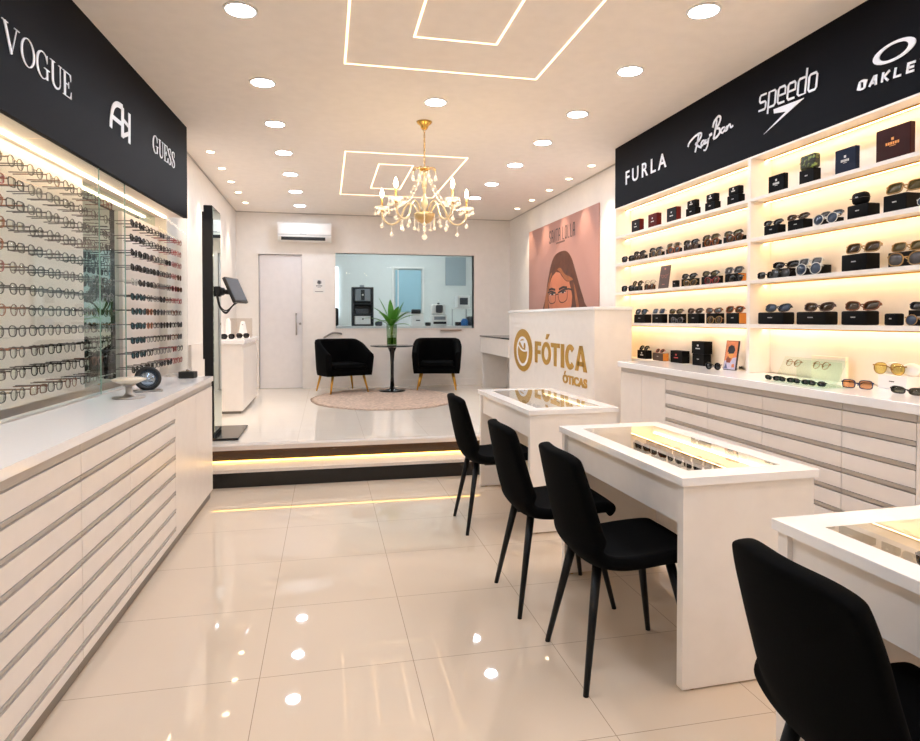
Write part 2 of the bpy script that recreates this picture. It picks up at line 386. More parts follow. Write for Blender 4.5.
# door
dr = struct(MB().box(DX0+0.004, DX1-0.004, BACK+0.03, BACK+0.07, PZ+0.006, DZ1-0.004), 'door_1', M['door'])
fr = MB().box(DX0-0.028, DX0, BACK-0.012, BACK+0.12, PZ, DZ1+0.028).box(DX1, DX1+0.028, BACK-0.012, BACK+0.12, PZ, DZ1+0.028).box(DX0, DX1, BACK-0.012, BACK+0.12, DZ1, DZ1+0.028)
put(fr, 'door_frame', M['white'], dr)
put(MB().tube([(-0.444, BACK-0.03, 1.11), (-0.444, BACK-0.03, 1.45)], 0.013, 10).tube([(-0.444, BACK-0.03, 1.16), (-0.444, BACK+0.03, 1.16)], 0.008, 8).tube([(-0.444, BACK-0.03, 1.4), (-0.444, BACK+0.03, 1.4)], 0.008, 8), 'door_handle', M['steel'], dr, label='vertical satin steel pull bar')
put(MB().tube([(-0.39, BACK+0.025, 1.285), (-0.39, BACK+0.032, 1.285)], 0.018, 14), 'lock_rose', M['steel'], dr)
# window to the lab
wf = MB()
for x0, x1, z0, z1 in ((WX0-0.02, WX0, WZ0-0.02, WZ1+0.02), (WX1, WX1+0.02, WZ0-0.02, WZ1+0.02), (WX0, WX1, WZ0-0.02, WZ0), (WX0, WX1, WZ1, WZ1+0.02)):
    wf.box(x0, x1, BACK-0.012, BACK+0.12, z0, z1)
win = struct(wf, 'window_1', M['shelf'])
put(MB().box(WX0, WX1, BACK+0.05, BACK+0.058, WZ0, WZ1), 'pane', M['winglass'], win)
# lab behind the window
LB = BACK+2.6
struct(MB().box(-1.3, 2.97, LB, LB+0.1, PZ, CZ), 'wall_lab', M['labwall'])
struct(MB().box(-1.3, -1.29, BACK+0.12, LB, PZ, CZ).box(2.96, 2.97, BACK+0.12, LB, PZ, CZ), 'wall_lab_side', M['labwall'])

# ------------------------------------------------------------------ ceiling lights
def downlight(x, y, label, group):
    t = thing('ceiling_downlight', label, 'ceiling light', (x, y, CZ), 0, group)
    put(MB().lathe([(0.074, -0.001), (0.074, -0.006), (0.087, -0.006), (0.09, 0.0)], (0, 0, 0), 28), 'trim_ring', M['plastic'], t)
    put(MB().lathe([(0.0, -0.005), (0.074, -0.005), (0.074, -0.001), (0.0, -0.001)], (0, 0, 0), 28), 'lens', M['down'], t)
lys = [9.28, 8.27, 7.30, 6.38, 5.46, 4.53, 3.50, 2.55, 1.6, 0.65, -0.3, -1.3]
rys = [8.95, 8.20, 7.33, 6.38, 5.52, 4.70, 3.82, 3.00, 2.1, 1.2, 0.3, -0.6]
for i, y in enumerate(lys):
    downlight(-0.42+0.013*(y-4.5), y, 'round white ceiling downlight in the left row, %s from the back wall' % ORD[i], 'left row of ceiling downlights')
for i, y in enumerate(rys[1:]):
    downlight(1.957, y, 'round white ceiling downlight in the right row, %s from the back wall' % ORD[i], 'right row of ceiling downlights')
downlight(0.81, 4.665, 'single round ceiling downlight in the middle, in front of the chandelier', 'middle ceiling downlights')
downlight(0.81, 1.2, 'single round ceiling downlight in the middle, near the shop entrance', 'middle ceiling downlights')
def spot(x, y, tx, label, group):
    t = thing('ceiling_spot', label, 'ceiling spotlight', (x, y, CZ), 0, group)
    put(MB().lathe([(0.036, -0.001), (0.036, -0.005), (0.046, -0.005), (0.048, 0.0)], (0, 0, 0), 20), 'trim_ring', M['plastic'], t)
    put(MB().lathe([(0.0, -0.004), (0.036, -0.004), (0.036, -0.001), (0.0, -0.001)], (0, 0, 0), 20), 'lens', M['spotlens'], t)
    l = bpy.data.lights.new('spot_lamp', 'SPOT'); l.energy = 20; l.color = (1, 0.80, 0.58); l.spot_size = math.radians(62); l.spot_blend = 0.6; l.shadow_soft_size = 0.03
    lo = bpy.data.objects.new('spot_lamp', l); COL.objects.link(lo); lo.location = (x, y, CZ-0.02)
    lo.rotation_euler = (Vector((tx, 0, -1))).to_track_quat('-Z', 'Y').to_euler()
for i, y in enumerate([6.49, 7.17, 7.84, 8.47, 9.19]):
    spot(-1.09, y, -0.06, 'small warm ceiling spot along the left wall, %s from the front' % ORD[i], 'warm spots along the left wall')
for i, y in enumerate([6.23, 6.86, 7.51, 8.19, 8.86]):
    spot(2.755, y, 0.06, 'small warm ceiling spot above the pink poster wall, %s from the front' % ORD[i], 'warm spots along the right wall')
def led_rect(x0, x1, y0, y1, label):
    t = thing('ceiling_led_rectangle', label, 'led light', ((x0+x1)/2, (y0+y1)/2, CZ), 0, 'recessed LED rectangles')
    w = 0.0052
    for a, b, c, d in ((x0-w, x1+w, y0-w, y0+w), (x0-w, x1+w, y1-w, y1+w), (x0-w, x0+w, y0+w, y1-w), (x1-w, x1+w, y0+w, y1-w)):
        put(MB().box(a, b, c, d, CZ-0.003, CZ-0.0005), 'led_line', M['ledline'], t, True)
led_rect(0.125, 1.40, 1.95, 4.085, 'large glowing LED rectangle recessed in the ceiling at the front')
led_rect(0.505, 0.995, 2.40, 3.62, 'small glowing LED rectangle inside the large one at the front')
led_rect(0.19, 1.405, 6.2, 8.32, 'large glowing LED rectangle in the ceiling behind the chandelier')
led_rect(0.55, 0.91, 6.63, 7.86, 'small glowing LED rectangle nested behind the chandelier')

# ------------------------------------------------------------------ fascia boards with brand lettering
RX = 2.71
fb = thing('fascia_sign', 'black fascia board over the lit shelves with four white brand names', 'sign', (RX, 2.6, 2.405))
put(MB().box(RX, RX+0.03, -0.4, 5.58, 2.405, CZ), 'board', M['fascia'], fb, True)
put(MB().box(RX-0.002, 2.968, -0.4, 5.58, 2.395, 2.407), 'edge_trim', M['shelf'], fb, True)
def Rp(px, py): p = at(px, py, X=RX); return (-p.y, p.z)          # plane coordinates on the right fascia: u = -Y, v = Z
FO, FU, FV, FN = (RX-0.004, 0, 0), (0, -1, 0), (0, 0, 1), (-1, 0, 0)
def box_from(px0, pyb0, px1, pyb1, ptop0):
    a, b, c = Rp(px0, pyb0), Rp(px1, pyb1), Rp(px0, ptop0); return a[0], (a[1]+b[1])/2, b[0]-a[0], c[1]-a[1]
fl = Flat(FO, FU, FV, FN)
x, y, w, h = box_from(626.3, 184.6, 667, 167.6, 171.2)
fl.text('FURLA', x, y, w, h*1.0, 0.01, 0, 1.45); put(fl.mb, 'lettering', M['letter'], fb, True)
# handwritten script name
x0, y0 = Rp(688.6, 157); x1, y1 = Rp(731, 126); W = x1-x0; VS = (Rp(720, 117.5)[1]-y0)/0.90/W
sc = Flat(FO, FU, FV, FN)
def S(pts, w, n=5): sc.stroke(smooth_path([(x0+p[0]*W*0.93, y0+p[1]*W*VS*1.06) for p in pts], n), w*W*0.85)
S([(0.30, 0.62), (0.26, 0.35), (0.20, 0.05)], 0.035)
S([(0.0, 0.36), (0.05, 0.50), (0.2, 0.62), (0.34, 0.64), (0.37, 0.54), (0.30, 0.40), (0.22, 0.33), (0.30, 0.2), (0.37, 0.12)], 0.035)
S([(0.45, 0.32), (0.40, 0.33), (0.36, 0.24), (0.39, 0.17), (0.44, 0.26), (0.455, 0.32), (0.445, 0.2), (0.48, 0.2)], 0.028)
S([(0.49, 0.33), (0.485, 0.23), (0.52, 0.2), (0.555, 0.32), (0.53, 0.1), (0.48, -0.03), (0.43, -0.01)], 0.028)
S([(0.575, 0.40), (0.64, 0.42)], 0.045, 2)
S([(0.76, 0.82), (0.73, 0.55), (0.68, 0.22)], 0.035)
S([(0.66, 0.62), (0.70, 0.80), (0.80, 0.90), (0.85, 0.80), (0.80, 0.62), (0.74, 0.54), (0.82, 0.48), (0.83, 0.34), (0.76, 0.24), (0.68, 0.22)], 0.035)
S([(0.95, 0.44), (0.89, 0.44), (0.86, 0.34), (0.90, 0.28), (0.95, 0.37), (0.96, 0.43), (0.95, 0.31), (0.99, 0.3)], 0.026)
S([(1.0, 0.45), (1.0, 0.31), (1.03, 0.42), (1.07, 0.45), (1.09, 0.33), (1.14, 0.36)], 0.026)
put(sc.mb, 'lettering', M['letter'], fb, True)
# lower-case rounded name with a boomerang arrow
x0, y0 = Rp(759, 112.5); x1, _ = Rp(819, 84.5); W = x1-x0; k = W/6.0; yb = Rp(760, 113)[1]+0.012
sp = Flat(FO, FU, FV, FN); hh = (Rp(762, 95)[1]-Rp(760, 113)[1])*0.86; lw = 0.135*k
def R6(i, pts, closed=False): sp.stroke([(x0+(i+p[0])*k+p[1]*hh*0.12, yb+p[1]*hh) for p in pts], lw, closed=closed)
R6(0, [(0.8, 1.0), (0.2, 1.0), (0.1, 0.9), (0.1, 0.62), (0.2, 0.52), (0.7, 0.52), (0.8, 0.42), (0.8, 0.1), (0.7, 0), (0.05, 0)])
R6(1, [(0.1, -0.40), (0.1, 1.0), (0.7, 1.0), (0.82, 0.88), (0.82, 0.12), (0.7, 0), (0.1, 0)])
for i in (2, 3): R6(i, [(0.14, 0.5), (0.82, 0.5), (0.82, 0.88), (0.7, 1.0), (0.22, 1.0), (0.1, 0.88), (0.1, 0.12), (0.22, 0), (0.8, 0)])
R6(4, [(0.82, 1.5), (0.82, 0), (0.22, 0), (0.1, 0.12), (0.1, 0.88), (0.22, 1.0), (0.82, 1.0)])
R6(5, [(0.22, 0), (0.7, 0), (0.82, 0.12), (0.82, 0.88), (0.7, 1.0), (0.22, 1.0), (0.1, 0.88), (0.1, 0.12)], True)
for v_ in sp.mb.v: v_.z -= 0.030*max(0, (-v_.y-x0)/W)
put(sp.mb, 'lettering', M['letter'], fb, True); sp = Flat(FO, FU, FV, FN)
ar = [Rp(*q) for q in ((805, 98), (774.5, 109.5), (775, 113.5), (787, 111.5), (764.5, 134.5))]
sp.poly(ar[::-1]); put(sp.mb, 'emblem', M['letter'], fb, True)
# ring over wide slanted capitals
ok = Flat(FO, FU, FV, FN)
a, b = Rp(874, 52), Rp(917, 52); cxo = (a[0]+b[0])/2; rx = (b[0]-a[0])/2; cyo = Rp(895.5, 51)[1]
ok.ring(cxo, cyo, (rx, rx*0.40), (rx*0.68, rx*0.29))
put(ok.mb, 'emblem', M['letter'], fb, True); ok = Flat(FO, FU, FV, FN)
x0, y0 = Rp(859, 91); xe = Rp(918, 70)[0]; ht = (Rp(860, 80)[1]-y0)*0.85; k = (xe-x0)/5.1
lw = k*0.17
def K(i, pts, closed=False): ok.stroke([(x0+(i*1.06+p[0]*0.66)*k+p[1]*ht*0.18, y0+p[1]*ht-0.02*(i+p[0])*1.02/5.1) for p in pts], lw, closed=closed)
K(0, [(0.1, 0.12), (0.1, 0.88), (0.3, 0.93), (0.7, 0.93), (0.9, 0.88), (0.9, 0.12), (0.7, 0.07), (0.3, 0.07)], True)
K(1, [(0.0, 0), (0.5, 0.98), (0.62, 0.98), (0.9, 0)]); K(1, [(0.28, 0.3), (0.8, 0.3)])
K(2, [(0.12, 0), (0.12, 1)]); K(2, [(0.95, 1), (0.3, 0.5), (0.95, 0)])
K(3, [(0.12, 1), (0.12, 0.08), (0.95, 0.08)])
K(4, [(0.95, 0.92), (0.12, 0.92), (0.12, 0.08), (0.95, 0.08)]); K(4, [(0.12, 0.5), (0.85, 0.5)])
K(5, [(0.0, 1), (0.45, 0.5), (0.9, 1)]); K(5, [(0.45, 0.5), (0.45, 0)])
put(ok.mb, 'lettering', M['letter'], fb, True)

# left fascia runs slightly askew
LM = 0.0519
def XF(y, off=0.0): return -1.149+LM*(y-5.72)+off
LD = Vector((LM, 1, 0)).normalized(); LN = Vector((LD.y, -LD.x, 0))
def lquad(mb, y0, y1, o0, o1, z0, z1, mi=0):        # box that follows the askew left wall, offsets from the fascia face
    v = [Vector((XF(y, o), y, z)) for z in (z0, z1) for y in (y0, y1) for o in (o0, o1)]
    return mb.add(v, [(0, 2, 3, 1), (4, 5, 7, 6), (0, 1, 5, 4), (2, 6, 7, 3), (0, 4, 6, 2), (1, 3, 7, 5)], mi)
lf = thing('fascia_sign', 'black fascia board over the left eyeglass racks with three white brand names', 'sign', (XF(3), 3, 2.21))
put(lquad(MB(), -0.6, 5.72, -0.03, 0, 2.21, CZ), 'board', M['fascia'], lf, True)
put(lquad(MB(), -0.6, 5.72, -0.36, -0.031, 2.212, 2.235), 'soffit', M['shelf'], lf, True)
put(lquad(MB(), 5.70, 5.72, -0.36, -0.031, 2.236, CZ), 'end_panel', M['fascia'], lf, True)
def hitL(px, py):                                      # point of the pixel on the left fascia face
    d = ray(px, py); o = Vector((0, 0, CAM_H)); p0 = Vector((XF(5.72), 5.72, 0))
    t = (p0-o).dot(LN)/d.dot(LN); return o+d*t
def Lp(px, py): p = hitL(px, py); return ((p-Vector((XF(0), 0, 0))).dot(LD), p.z)
LO = Vector((XF(0), 0, 0))+LN*0.0005
vg = Flat(LO, LD, (0, 0, 1), LN)
a = Lp(1.5, 19); b = Lp(71.5, 96); W = b[0]-a[0]; vb = Lp(12, 55)[1]; vt = Lp(2, 18)[1]; k = vt-vb
ws = [0.72, 0.66, 0.68, 0.66, 0.5]; gap = 0.0; tot = sum(ws)*k; f = W/tot; xx = a[0]
for ch, w_ in zip('VOGUE', ws):
    vgw = w_*f; sub = Flat(LO+LD*0, LD, (0, 0, 1), LN); sub.serif(ch, 0, w_*f*0.92, k, 0.13, 0.03)
    for v in sub.mb.v: v += LD*xx+Vector((0, 0, vb))
    vg.mb.add(sub.mb.v, sub.mb.f); xx += vgw*k
put(vg.mb, 'lettering', M['letter'], lf, True)
gs = Flat(LO, LD, (0, 0, 1), LN)
a = Lp(152.5, 150); b = Lp(175, 168); W = b[0]-a[0]; vb = Lp(155, 153)[1]; vt = Lp(154, 135)[1]; k = vt-vb
ws = [0.72, 0.66, 0.52, 0.5, 0.5]; f = W/(sum(ws)*k); xx = a[0]
for ch, w_ in zip('GUESS', ws):
    sub = Flat(LO, LD, (0, 0, 1), LN); sub.serif(ch, 0, w_*f*0.86, k, 0.12, 0.04)
    for v in sub.mb.v: v += LD*xx+Vector((0, 0, vb))
    gs.mb.add(sub.mb.v, sub.mb.f); xx += w_*f*k
put(gs.mb, 'lettering', M['letter'], lf, True)
ah = Flat(LO, LD, (0, 0, 1), LN)
def A(pts, w): ah.stroke([Lp(110+p[0]*19.5, 97.5+p[0]*16+(1-p[1])*30) for p in pts], w)
wz = 0.028
A(smooth_path([(0.02, 0.02), (0.05, 0.4), (0.14, 0.75), (0.34, 0.96), (0.62, 1.0)], 4), wz*1.2)
A([(0.62, 1.0), (0.62, 0.0)], wz*1.4); A([(0.97, 0.98), (0.97, -0.02)], wz*1.2)
A([(0.05, 0.42), (0.62, 0.42)], wz*0.9); A([(0.62, 0.62), (0.97, 0.52)], wz*0.8); A([(0.62, 0.05), (0.95, 0.3)], wz*0.9)
put(ah.mb, 'lettering', M['letter'], lf, True)

# ------------------------------------------------------------------ left display: mirror, white panels, sliding glass
solo(lquad(MB(), -0.6, 5.70, -0.265, -0.25, 0.922, 2.21), 'wall_mirror', M['mirror'], 'tall greenish mirror behind the left eyeglass racks, showing between the two white panels', 'mirror', (XF(3, -0.26), 3, 0.902))
solo(lquad(MB(), 0.4, 4.24, -0.249, -0.225, 0.922, 2.207), 'rack_backboard', M['white'], 'long white back panel holding the clear eyeglasses on the left', 'backboard', (XF(2.3, -0.24), 2.3, 0.902))
solo(lquad(MB(), 4.88, 5.70, -0.249, -0.225, 0.922, 2.12), 'rack_backboard', M['white'], 'short white back panel holding the sunglasses at the far end of the left counter', 'backboard', (XF(5.3, -0.24), 5.3, 0.902))
solo(lquad(MB(), 0.5, 5.69, -0.175, -0.16, 2.202, 2.2115), 'led_strip', M['ledrack'], 'slim LED strip under the left fascia above the eyeglass racks', 'led strip', (XF(3, -0.19), 3, 2.21))
for y0, y1, o, lab in ((1.0, 3.92, -0.012, 'nearer sliding glass door in front of the left eyeglass rack'), (2.5, 4.35, -0.024, 'farther sliding glass door of the left eyeglass rack, reaching past the other')):
    gd = solo(lquad(MB(), y0, y1, o-0.006, o, 0.923, 2.208), 'sliding_glass_door', M['glass'], lab, 'glass door', (XF(y0, o), y0, 0.923))
    if y0 == 1.0: put(lquad(MB(), 0.9, 5.69, -0.032, -0.002, 0.9212, 0.9228), 'bottom_track', M['alu'], gd, True)
    put(lquad(MB(), y1+0.0002, y1+0.004, o-0.006, o, 0.923, 2.208), 'glass_edge', M['glassedge'], gd, True)
solo(lquad(MB(), 5.702, 5.712, -0.22, -0.004, 0.923, 2.208), 'glass_end_panel', M['glass'], 'narrow glass panel closing the far end of the left rack', 'glass panel', (XF(5.7), 5.7, 0.903))

# ------------------------------------------------------------------ drawer cabinets
def cabinet(side, xf, y0, y1, ztop, toe, rows, pitch, ndoor, xb, label, name, cat, group):
    """side=+1: front faces +x (left counter); -1: front faces -x (right counter)"""
    s = side
    def bx(mb, a, b, ya, yb, za, zb, mi=0): return mb.box(min(a, b), max(a, b), ya, yb, za, zb, mi)
    t = thing(name, label, cat, (xf-s*0.2, (y0+y1)/2, 0), 0, group)
    body = bx(bx(MB(), xf-s*0.02, xb, y0+0.001, y1-0.001, toe, ztop), xf-s*0.031, xb, y0+0.001, y1-0.001, 0.0, toe)
    put(body, 'body', M['drawer'], t, True)
    put(bx(MB(), xf-s*0.018, xf-s*0.03, y0+0.001, y1-0.001, 0, toe), 'toe_kick', M['toe'], t, True)
    put(bx(MB(), xf-s*0.003, xf-s*0.0195, y0+0.0012, y1-0.0012, ztop-0.034, ztop-0.003), 'channel', M['alu'], t, True)
    zt = ztop-0.038
    if ndoor:
        w = (y1-y0)/ndoor
        for i in range(ndoor):
            put(bx(MB(), xf, xf-s*0.0195, y0+i*w+0.0018, y0+(i+1)*w-0.0018, toe+0.003, zt), 'door', M['drawer'], t, True)
    else:
        for i in range(rows):
            b = zt-(i+1)*pitch+0.002
            if i == rows-1: b = toe+0.003
            d = put(bx(MB(), xf, xf-s*0.0195, y0+0.0018, y1-0.0018, b+(0.023 if i < rows-1 else 0), zt-i*pitch-0.002), 'drawer', M['drawer'], t, True)
            if i < rows-1:
                h = bx(bx(MB(), xf-s*0.002, xf-s*0.018, y0+0.0018, y1-0.0018, b+0.003, b+0.0205), xf+s*0.003, xf-s*0.018, y0+0.0018, y1-0.0018, b+0.017, b+0.0205)
                put(h, 'handle', M['alu'], d, True)
    return t
LS = [0.02, 0.85, 1.74, 2.60, 3.155, 3.955]
left_units = []
LN_ = ['out of sight near the entrance', 'second from the entrance', 'nearest in view on the left', 'narrow one between two wide ones', 'wide one beside the two doors']
for i in range(5):
    left_units += [cabinet(1, -0.846, LS[i], LS[i+1], 0.885, 0.058, 8, 0.1065, 0, -1.4, 'white seven-drawer cabinet under the left counter, %s' % LN_[i], 'drawer_cabinet', 'cabinet', 'drawer cabinets under the left counter')]
left_units += [cabinet(1, -0.846, 3.955, 5.025, 0.885, 0.058, 0, 0, 2, -1.12, 'white two-door cabinet at the far end of the left counter by the step', 'door_cabinet', 'cabinet', None)]
left_units += [solo(MB().add([(x, y, z) for z in (0.8855, 0.921) for x, y in ((-0.838, 0.0), (-0.838, 5.035), (-1.262, 5.035), (-1.40, 0.0))], [(0, 1, 5, 4), (1, 2, 6, 5), (2, 3, 7, 6), (3, 0, 4, 7), (4, 5, 6, 7), (3, 2, 1, 0)]), 'worktop', M['whitetop'], 'long white worktop of the left counter below the eyeglass racks', 'worktop', (-1.1, 2.6, 0.8855))]
RS = [(4.133, 4.84, 2, 'white two-door cabinet at the far end of the right counter'), (3.62, 4.133, 0, 'white narrow drawer cabinet next to the doors of the right counter'),
      (3.10, 3.62, 0, 'white drawer cabinet below the picture card on the right counter'), (2.54, 3.10, 0, 'white drawer cabinet below the glass display plate on the right counter'),
      (2.153, 2.54, 0, 'white drawer cabinet below the white box on the right counter'), (1.45, 2.153, 2, 'white door cabinet at the right edge, behind the nearest desk')]
for y0, y1, nd, lab in RS:
    cabinet(-1, 2.41, y0, y1, 0.955, 0.09, 8, 0.1, nd, 2.70, lab, 'door_cabinet' if nd else 'drawer_cabinet', 'cabinet', None if nd else 'drawer cabinets under the right counter')
solo(MB().rbox(2.385, 2.858, 0.4, 4.85, 0.955, 1.0, 0.003, 1), 'worktop', M['whitetop'], 'long white worktop of the right counter below the lit shelves', 'worktop', (2.6, 2.6, 0.955))

def swing(objs, pivot, ang):
    R_ = Matrix.Rotation(ang, 3, 'Z'); pv = Vector((pivot[0], pivot[1], 0))
    for o in objs:
        o.location = pv+R_ @ (o.location-pv); o.rotation_euler.z += ang
swing(left_units, (-0.84, 5.03), -0.0245)
# ------------------------------------------------------------------ lit wall shelving on the right
SB = 2.865
sh = thing('wall_shelving', 'built-in white wall shelving with warm LED glow, full of sunglasses and cases', 'shelving', (2.8, 2.6, 1.0))
put(MB().box(SB, 2.966, -0.4, 5.56, 1.002, 2.394), 'back_panel', M['shelf'], sh, True)
put(MB().box(RX, 2.966, 5.56, 5.58, PZ+0.001, 2.394).box(RX+0.01, 2.96, 4.86, 5.555, 0.0, 1.0), 'side_panel', M['shelf'], sh, True)
DIV = [3.615, 1.6]
for y in DIV: put(MB().box(RX, SB-0.0005, y, y+0.028, 1.002, 2.394), 'divider', M['shelf'], sh, True)
SHZ = [(2.118, 2.138), (1.856, 1.88), (1.585, 1.607), (1.295, 1.32)]
bays = [(3.643, 5.56), (1.628, 3.615), (-0.4, 1.6)]
for y0, y1 in bays:
    for z0, z1 in SHZ: put(MB().box(RX, SB-0.0005, y0+0.0005, y1-0.0005, z0, z1), 'shelf', M['shelf'], sh, True)
    for z in [2.3945]+[q[0] for q in SHZ]:
        put(MB().box(SB-0.052, SB-0.034, y0+0.002, y1-0.002, z-0.005, z-0.0004), 'led_strip', M['ledshelf'], sh, True)
        put(MB().box(SB-0.060, SB-0.0535, y0+0.002, y1-0.002, z-0.008, z-0.0004), 'led_profile', M['brass'], sh, True)
SHT = [q[1] for q in SHZ]+[1.0005]
# ------------------------------------------------------------------ eyewear
FR = {'black': mat('black frame', (18, 17, 18), 0.25), 'tort': mat('tortoise frame', (96, 52, 26), 0.25, noise=(70, 0.6)), 'red': mat('red frame', (150, 30, 32), 0.3),
      'brown': mat('brown frame', (70, 40, 28), 0.3), 'gold': mat('muted gold frame', (156, 122, 74), 0.3, 0.6), 'grey': mat('grey frame', (92, 90, 92), 0.3), 'clear': mat('pale clear frame', (200, 200, 196), 0.2),
      'green': mat('green frame', (32, 62, 46), 0.25), 'copper': mat('copper frame', (168, 92, 48), 0.25), 'blue': mat('blue frame', (28, 50, 92), 0.25), 'silver': M['steel']}
LE = {'clear': glass('clear lens', (250, 252, 250), 1.25), 'black': mat('black lens', (14, 14, 16), 0.06), 'brown': mat('brown lens', (58, 40, 24), 0.07), 'olive': mat('olive lens', (74, 64, 36), 0.07),
      'blue': mat('blue grey lens', (52, 64, 82), 0.07), 'teal': mat('teal lens', (22, 70, 78), 0.07), 'grey': mat('grey lens', (70, 70, 72), 0.07), 'amber': glass('amber lens', (232, 200, 172), 1.5),
      'yellow': glass('yellow lens', (244, 234, 184), 1.5), 'smoke': glass('smoke lens', (150, 150, 140), 1.5)}
STY = {  # lens half width, half height, exponent, cat lift, gap, rim
    'round': (0.0245, 0.0225, 2.0, 0.0, 0.0095, 0.0016), 'panto': (0.0255, 0.0215, 2.5, 0.002, 0.009, 0.0020), 'rect': (0.0275, 0.0185, 3.6, 0.0, 0.0085, 0.0023),
    'cat': (0.0290, 0.0205, 2.8, 0.006, 0.008, 0.0024), 'big': (0.0310, 0.0250, 3.0, 0.001, 0.008, 0.0028), 'aviator': (0.0295, 0.0235, 2.3, -0.003, 0.009, 0.0013), 'lay': (0.0300, 0.0165, 2.9, 0.003, 0.008, 0.0026), 'slim': (0.0300, 0.0140, 2.8, 0.002, 0.008, 0.0024)}
_cache = {}
def outline(st, sgn, n=18, k=1.0):
    a, b, e, lift, g, r = STY[st]; cx = sgn*(a+g); pts = []
    for i in range(n):
        t = 2*PI*i/n; c, s = math.cos(t), math.sin(t)
        x = a*k*math.copysign(abs(c)**(2/e), c); z = b*k*math.copysign(abs(s)**(2/e), s)
        z += lift*(x*sgn/a)*(1 if z > 0 else 0.4)
        if st == 'aviator': x *= 1.0+0.12*(z/b)
        X = cx+x; pts.append((X, 0.035*X*X*10, b+r+z))      # slight wrap
    return pts
def gmesh(st, kind):
    key = (st, kind)
    if key in _cache: return _cache[key]
    a, b, e, lift, g, r = STY[st]; mb = MB()
    if kind == 'frame':
        for sg in (-1, 1): mb.tube(outline(st, sg), r, 5, closed=True)
        zb = b*1.25
        mb.tube([(-g-0.002, 0.001, zb), (-g*0.5, -0.001, zb+0.003), (g*0.5, -0.001, zb+0.003), (g+0.002, 0.001, zb)], r*1.1, 5)
        for sg in (-1, 1):
            x = sg*(2*a+g); mb.box(min(x-sg*0.002, x+sg*0.004), max(x-sg*0.002, x+sg*0.004), 0.0, 0.007, b*1.42, b*1.42+0.006)
    elif kind in ('lensL', 'lensR'):
        sg = -1 if kind == 'lensL' else 1; o = outline(st, sg, 16, 0.98)
        f = [Vector(p) for p in o]; n = len(f); c = sum(f, Vector())/n-Vector((0, 0.0012, 0))
        bk = [p+Vector((0, 0.0016, 0)) for p in f]; c2 = c+Vector((0, 0.0016, 0))
        mb.add(f+[c]+bk+[c2], [(i, (i+1) % n, n) for i in range(n)]+[(n+1+(i+1) % n, n+1+i, 2*n+1) for i in range(n)]+[((i+1) % n, i, n+1+i, n+1+(i+1) % n) for i in range(n)], 0, True)
    elif kind.startswith('fold'):
        sg = -1 if kind == 'foldL' else 1; x = sg*(2*a+g); z = b*1.42+0.003; yy = 0.010 if sg < 0 else 0.016
        mb.tube([(x, 0.005, z), (x-sg*0.003, yy, z), (x-sg*0.05, yy+0.002, z-0.001), (x-sg*(1.55*a+g), yy+0.003, z-0.004), (x-sg*(2.1*a+1.6*g), yy+0.003, z-0.016)], 0.002, 5)
    elif kind.startswith('rack'):
        sg = -1 if kind == 'rackL' else 1; x = sg*(2*a+g+0.002); z = b*1.42+0.003
        mb.tube([(x, 0.004, z), (x, 0.05, z), (x-sg*0.004, 0.136, z-0.002)], [0.0028, 0.0026, 0.0026], 5)
    else:
        sg = -1 if kind == 'templeL' else 1; x = sg*(2*a+g+0.002); z = b*1.42+0.003
        mb.tube([(x, 0.004, z), (x, 0.05, z), (x-sg*0.003, 0.098, z), (x-sg*0.004, 0.118, z-0.008), (x-sg*0.005, 0.136, z-0.026)], [0.002, 0.0018, 0.0018, 0.002, 0.0022], 5)
    _cache[key] = mb; return mb
_me = {}
def gme(st, kind, m):
    k = (st, kind, m.name)
    if k not in _me: _me[k] = gmesh(st, kind).mesh({'frame': 'frame', 'lensL': 'lens', 'lensR': 'lens'}.get(kind, 'temple'), m)
    return _me[k]
def glasses(st, fc, lc, loc, rz, label, group, s=1.0, tilt=0.0, name=None, temple=None, arms='fold'):
    """front faces local -y, origin under the bridge"""
    sun = lc not in ('clear',)
    o = bpy.data.objects.new(name or ('sunglasses' if sun else 'eyeglasses'), gme(st, 'frame', FR[fc])); COL.objects.link(o)
    o.location = loc; o.rotation_euler = (tilt, 0, rz); o.scale = (s, s, s)
    setp(o, label, 'sunglasses' if sun else 'glasses', group)
    for kd, m in (('lensL', LE[lc]), ('lensR', LE[lc]), (arms+'L', FR[temple or fc]), (arms+'R', FR[temple or fc])):
        c = bpy.data.objects.new('lens' if 'lens' in kd else 'temple', gme(st, kd, m)); COL.objects.link(c); c.parent = o
    return o

# clear eyeglasses on the long left rack: 12 rows of 8 in view
rnd = random.Random(3)
RZL = math.atan2(LN.y, LN.x)+PI/2
CN = {'black': 'black', 'tort': 'tortoiseshell', 'red': 'red', 'brown': 'brown', 'gold': 'gold', 'grey': 'grey', 'clear': 'pale', 'green': 'green', 'copper': 'copper', 'blue': 'blue', 'silver': 'silver'}
for r in range(12):
    z = 2.055-0.0937*r
    for c in range(8):
        y = 2.985+0.172*c+rnd.uniform(-0.006, 0.006)
        st = rnd.choice(['round', 'panto', 'panto', 'rect', 'round'])
        fc = rnd.choice(['black', 'black', 'black', 'black', 'black', 'brown', 'grey', 'tort'] if c > 0 else ['tort', 'brown', 'copper', 'red', 'black'])
        b = STY[st][1]
        glasses(st, fc, 'clear', (XF(y, -0.066), y, z-b-0.012), RZL+rnd.uniform(-0.06, 0.06), '%s eyeglasses behind the sliding glass, %s row from top, %s from left' % (CN[fc], ORD[r], ORD[c]),
                'eyeglasses on the long left rack', 1.12, arms='rack', temple=(rnd.choice(['copper', 'tort', 'gold']) if c == 1 and rnd.random() < 0.6 else None))
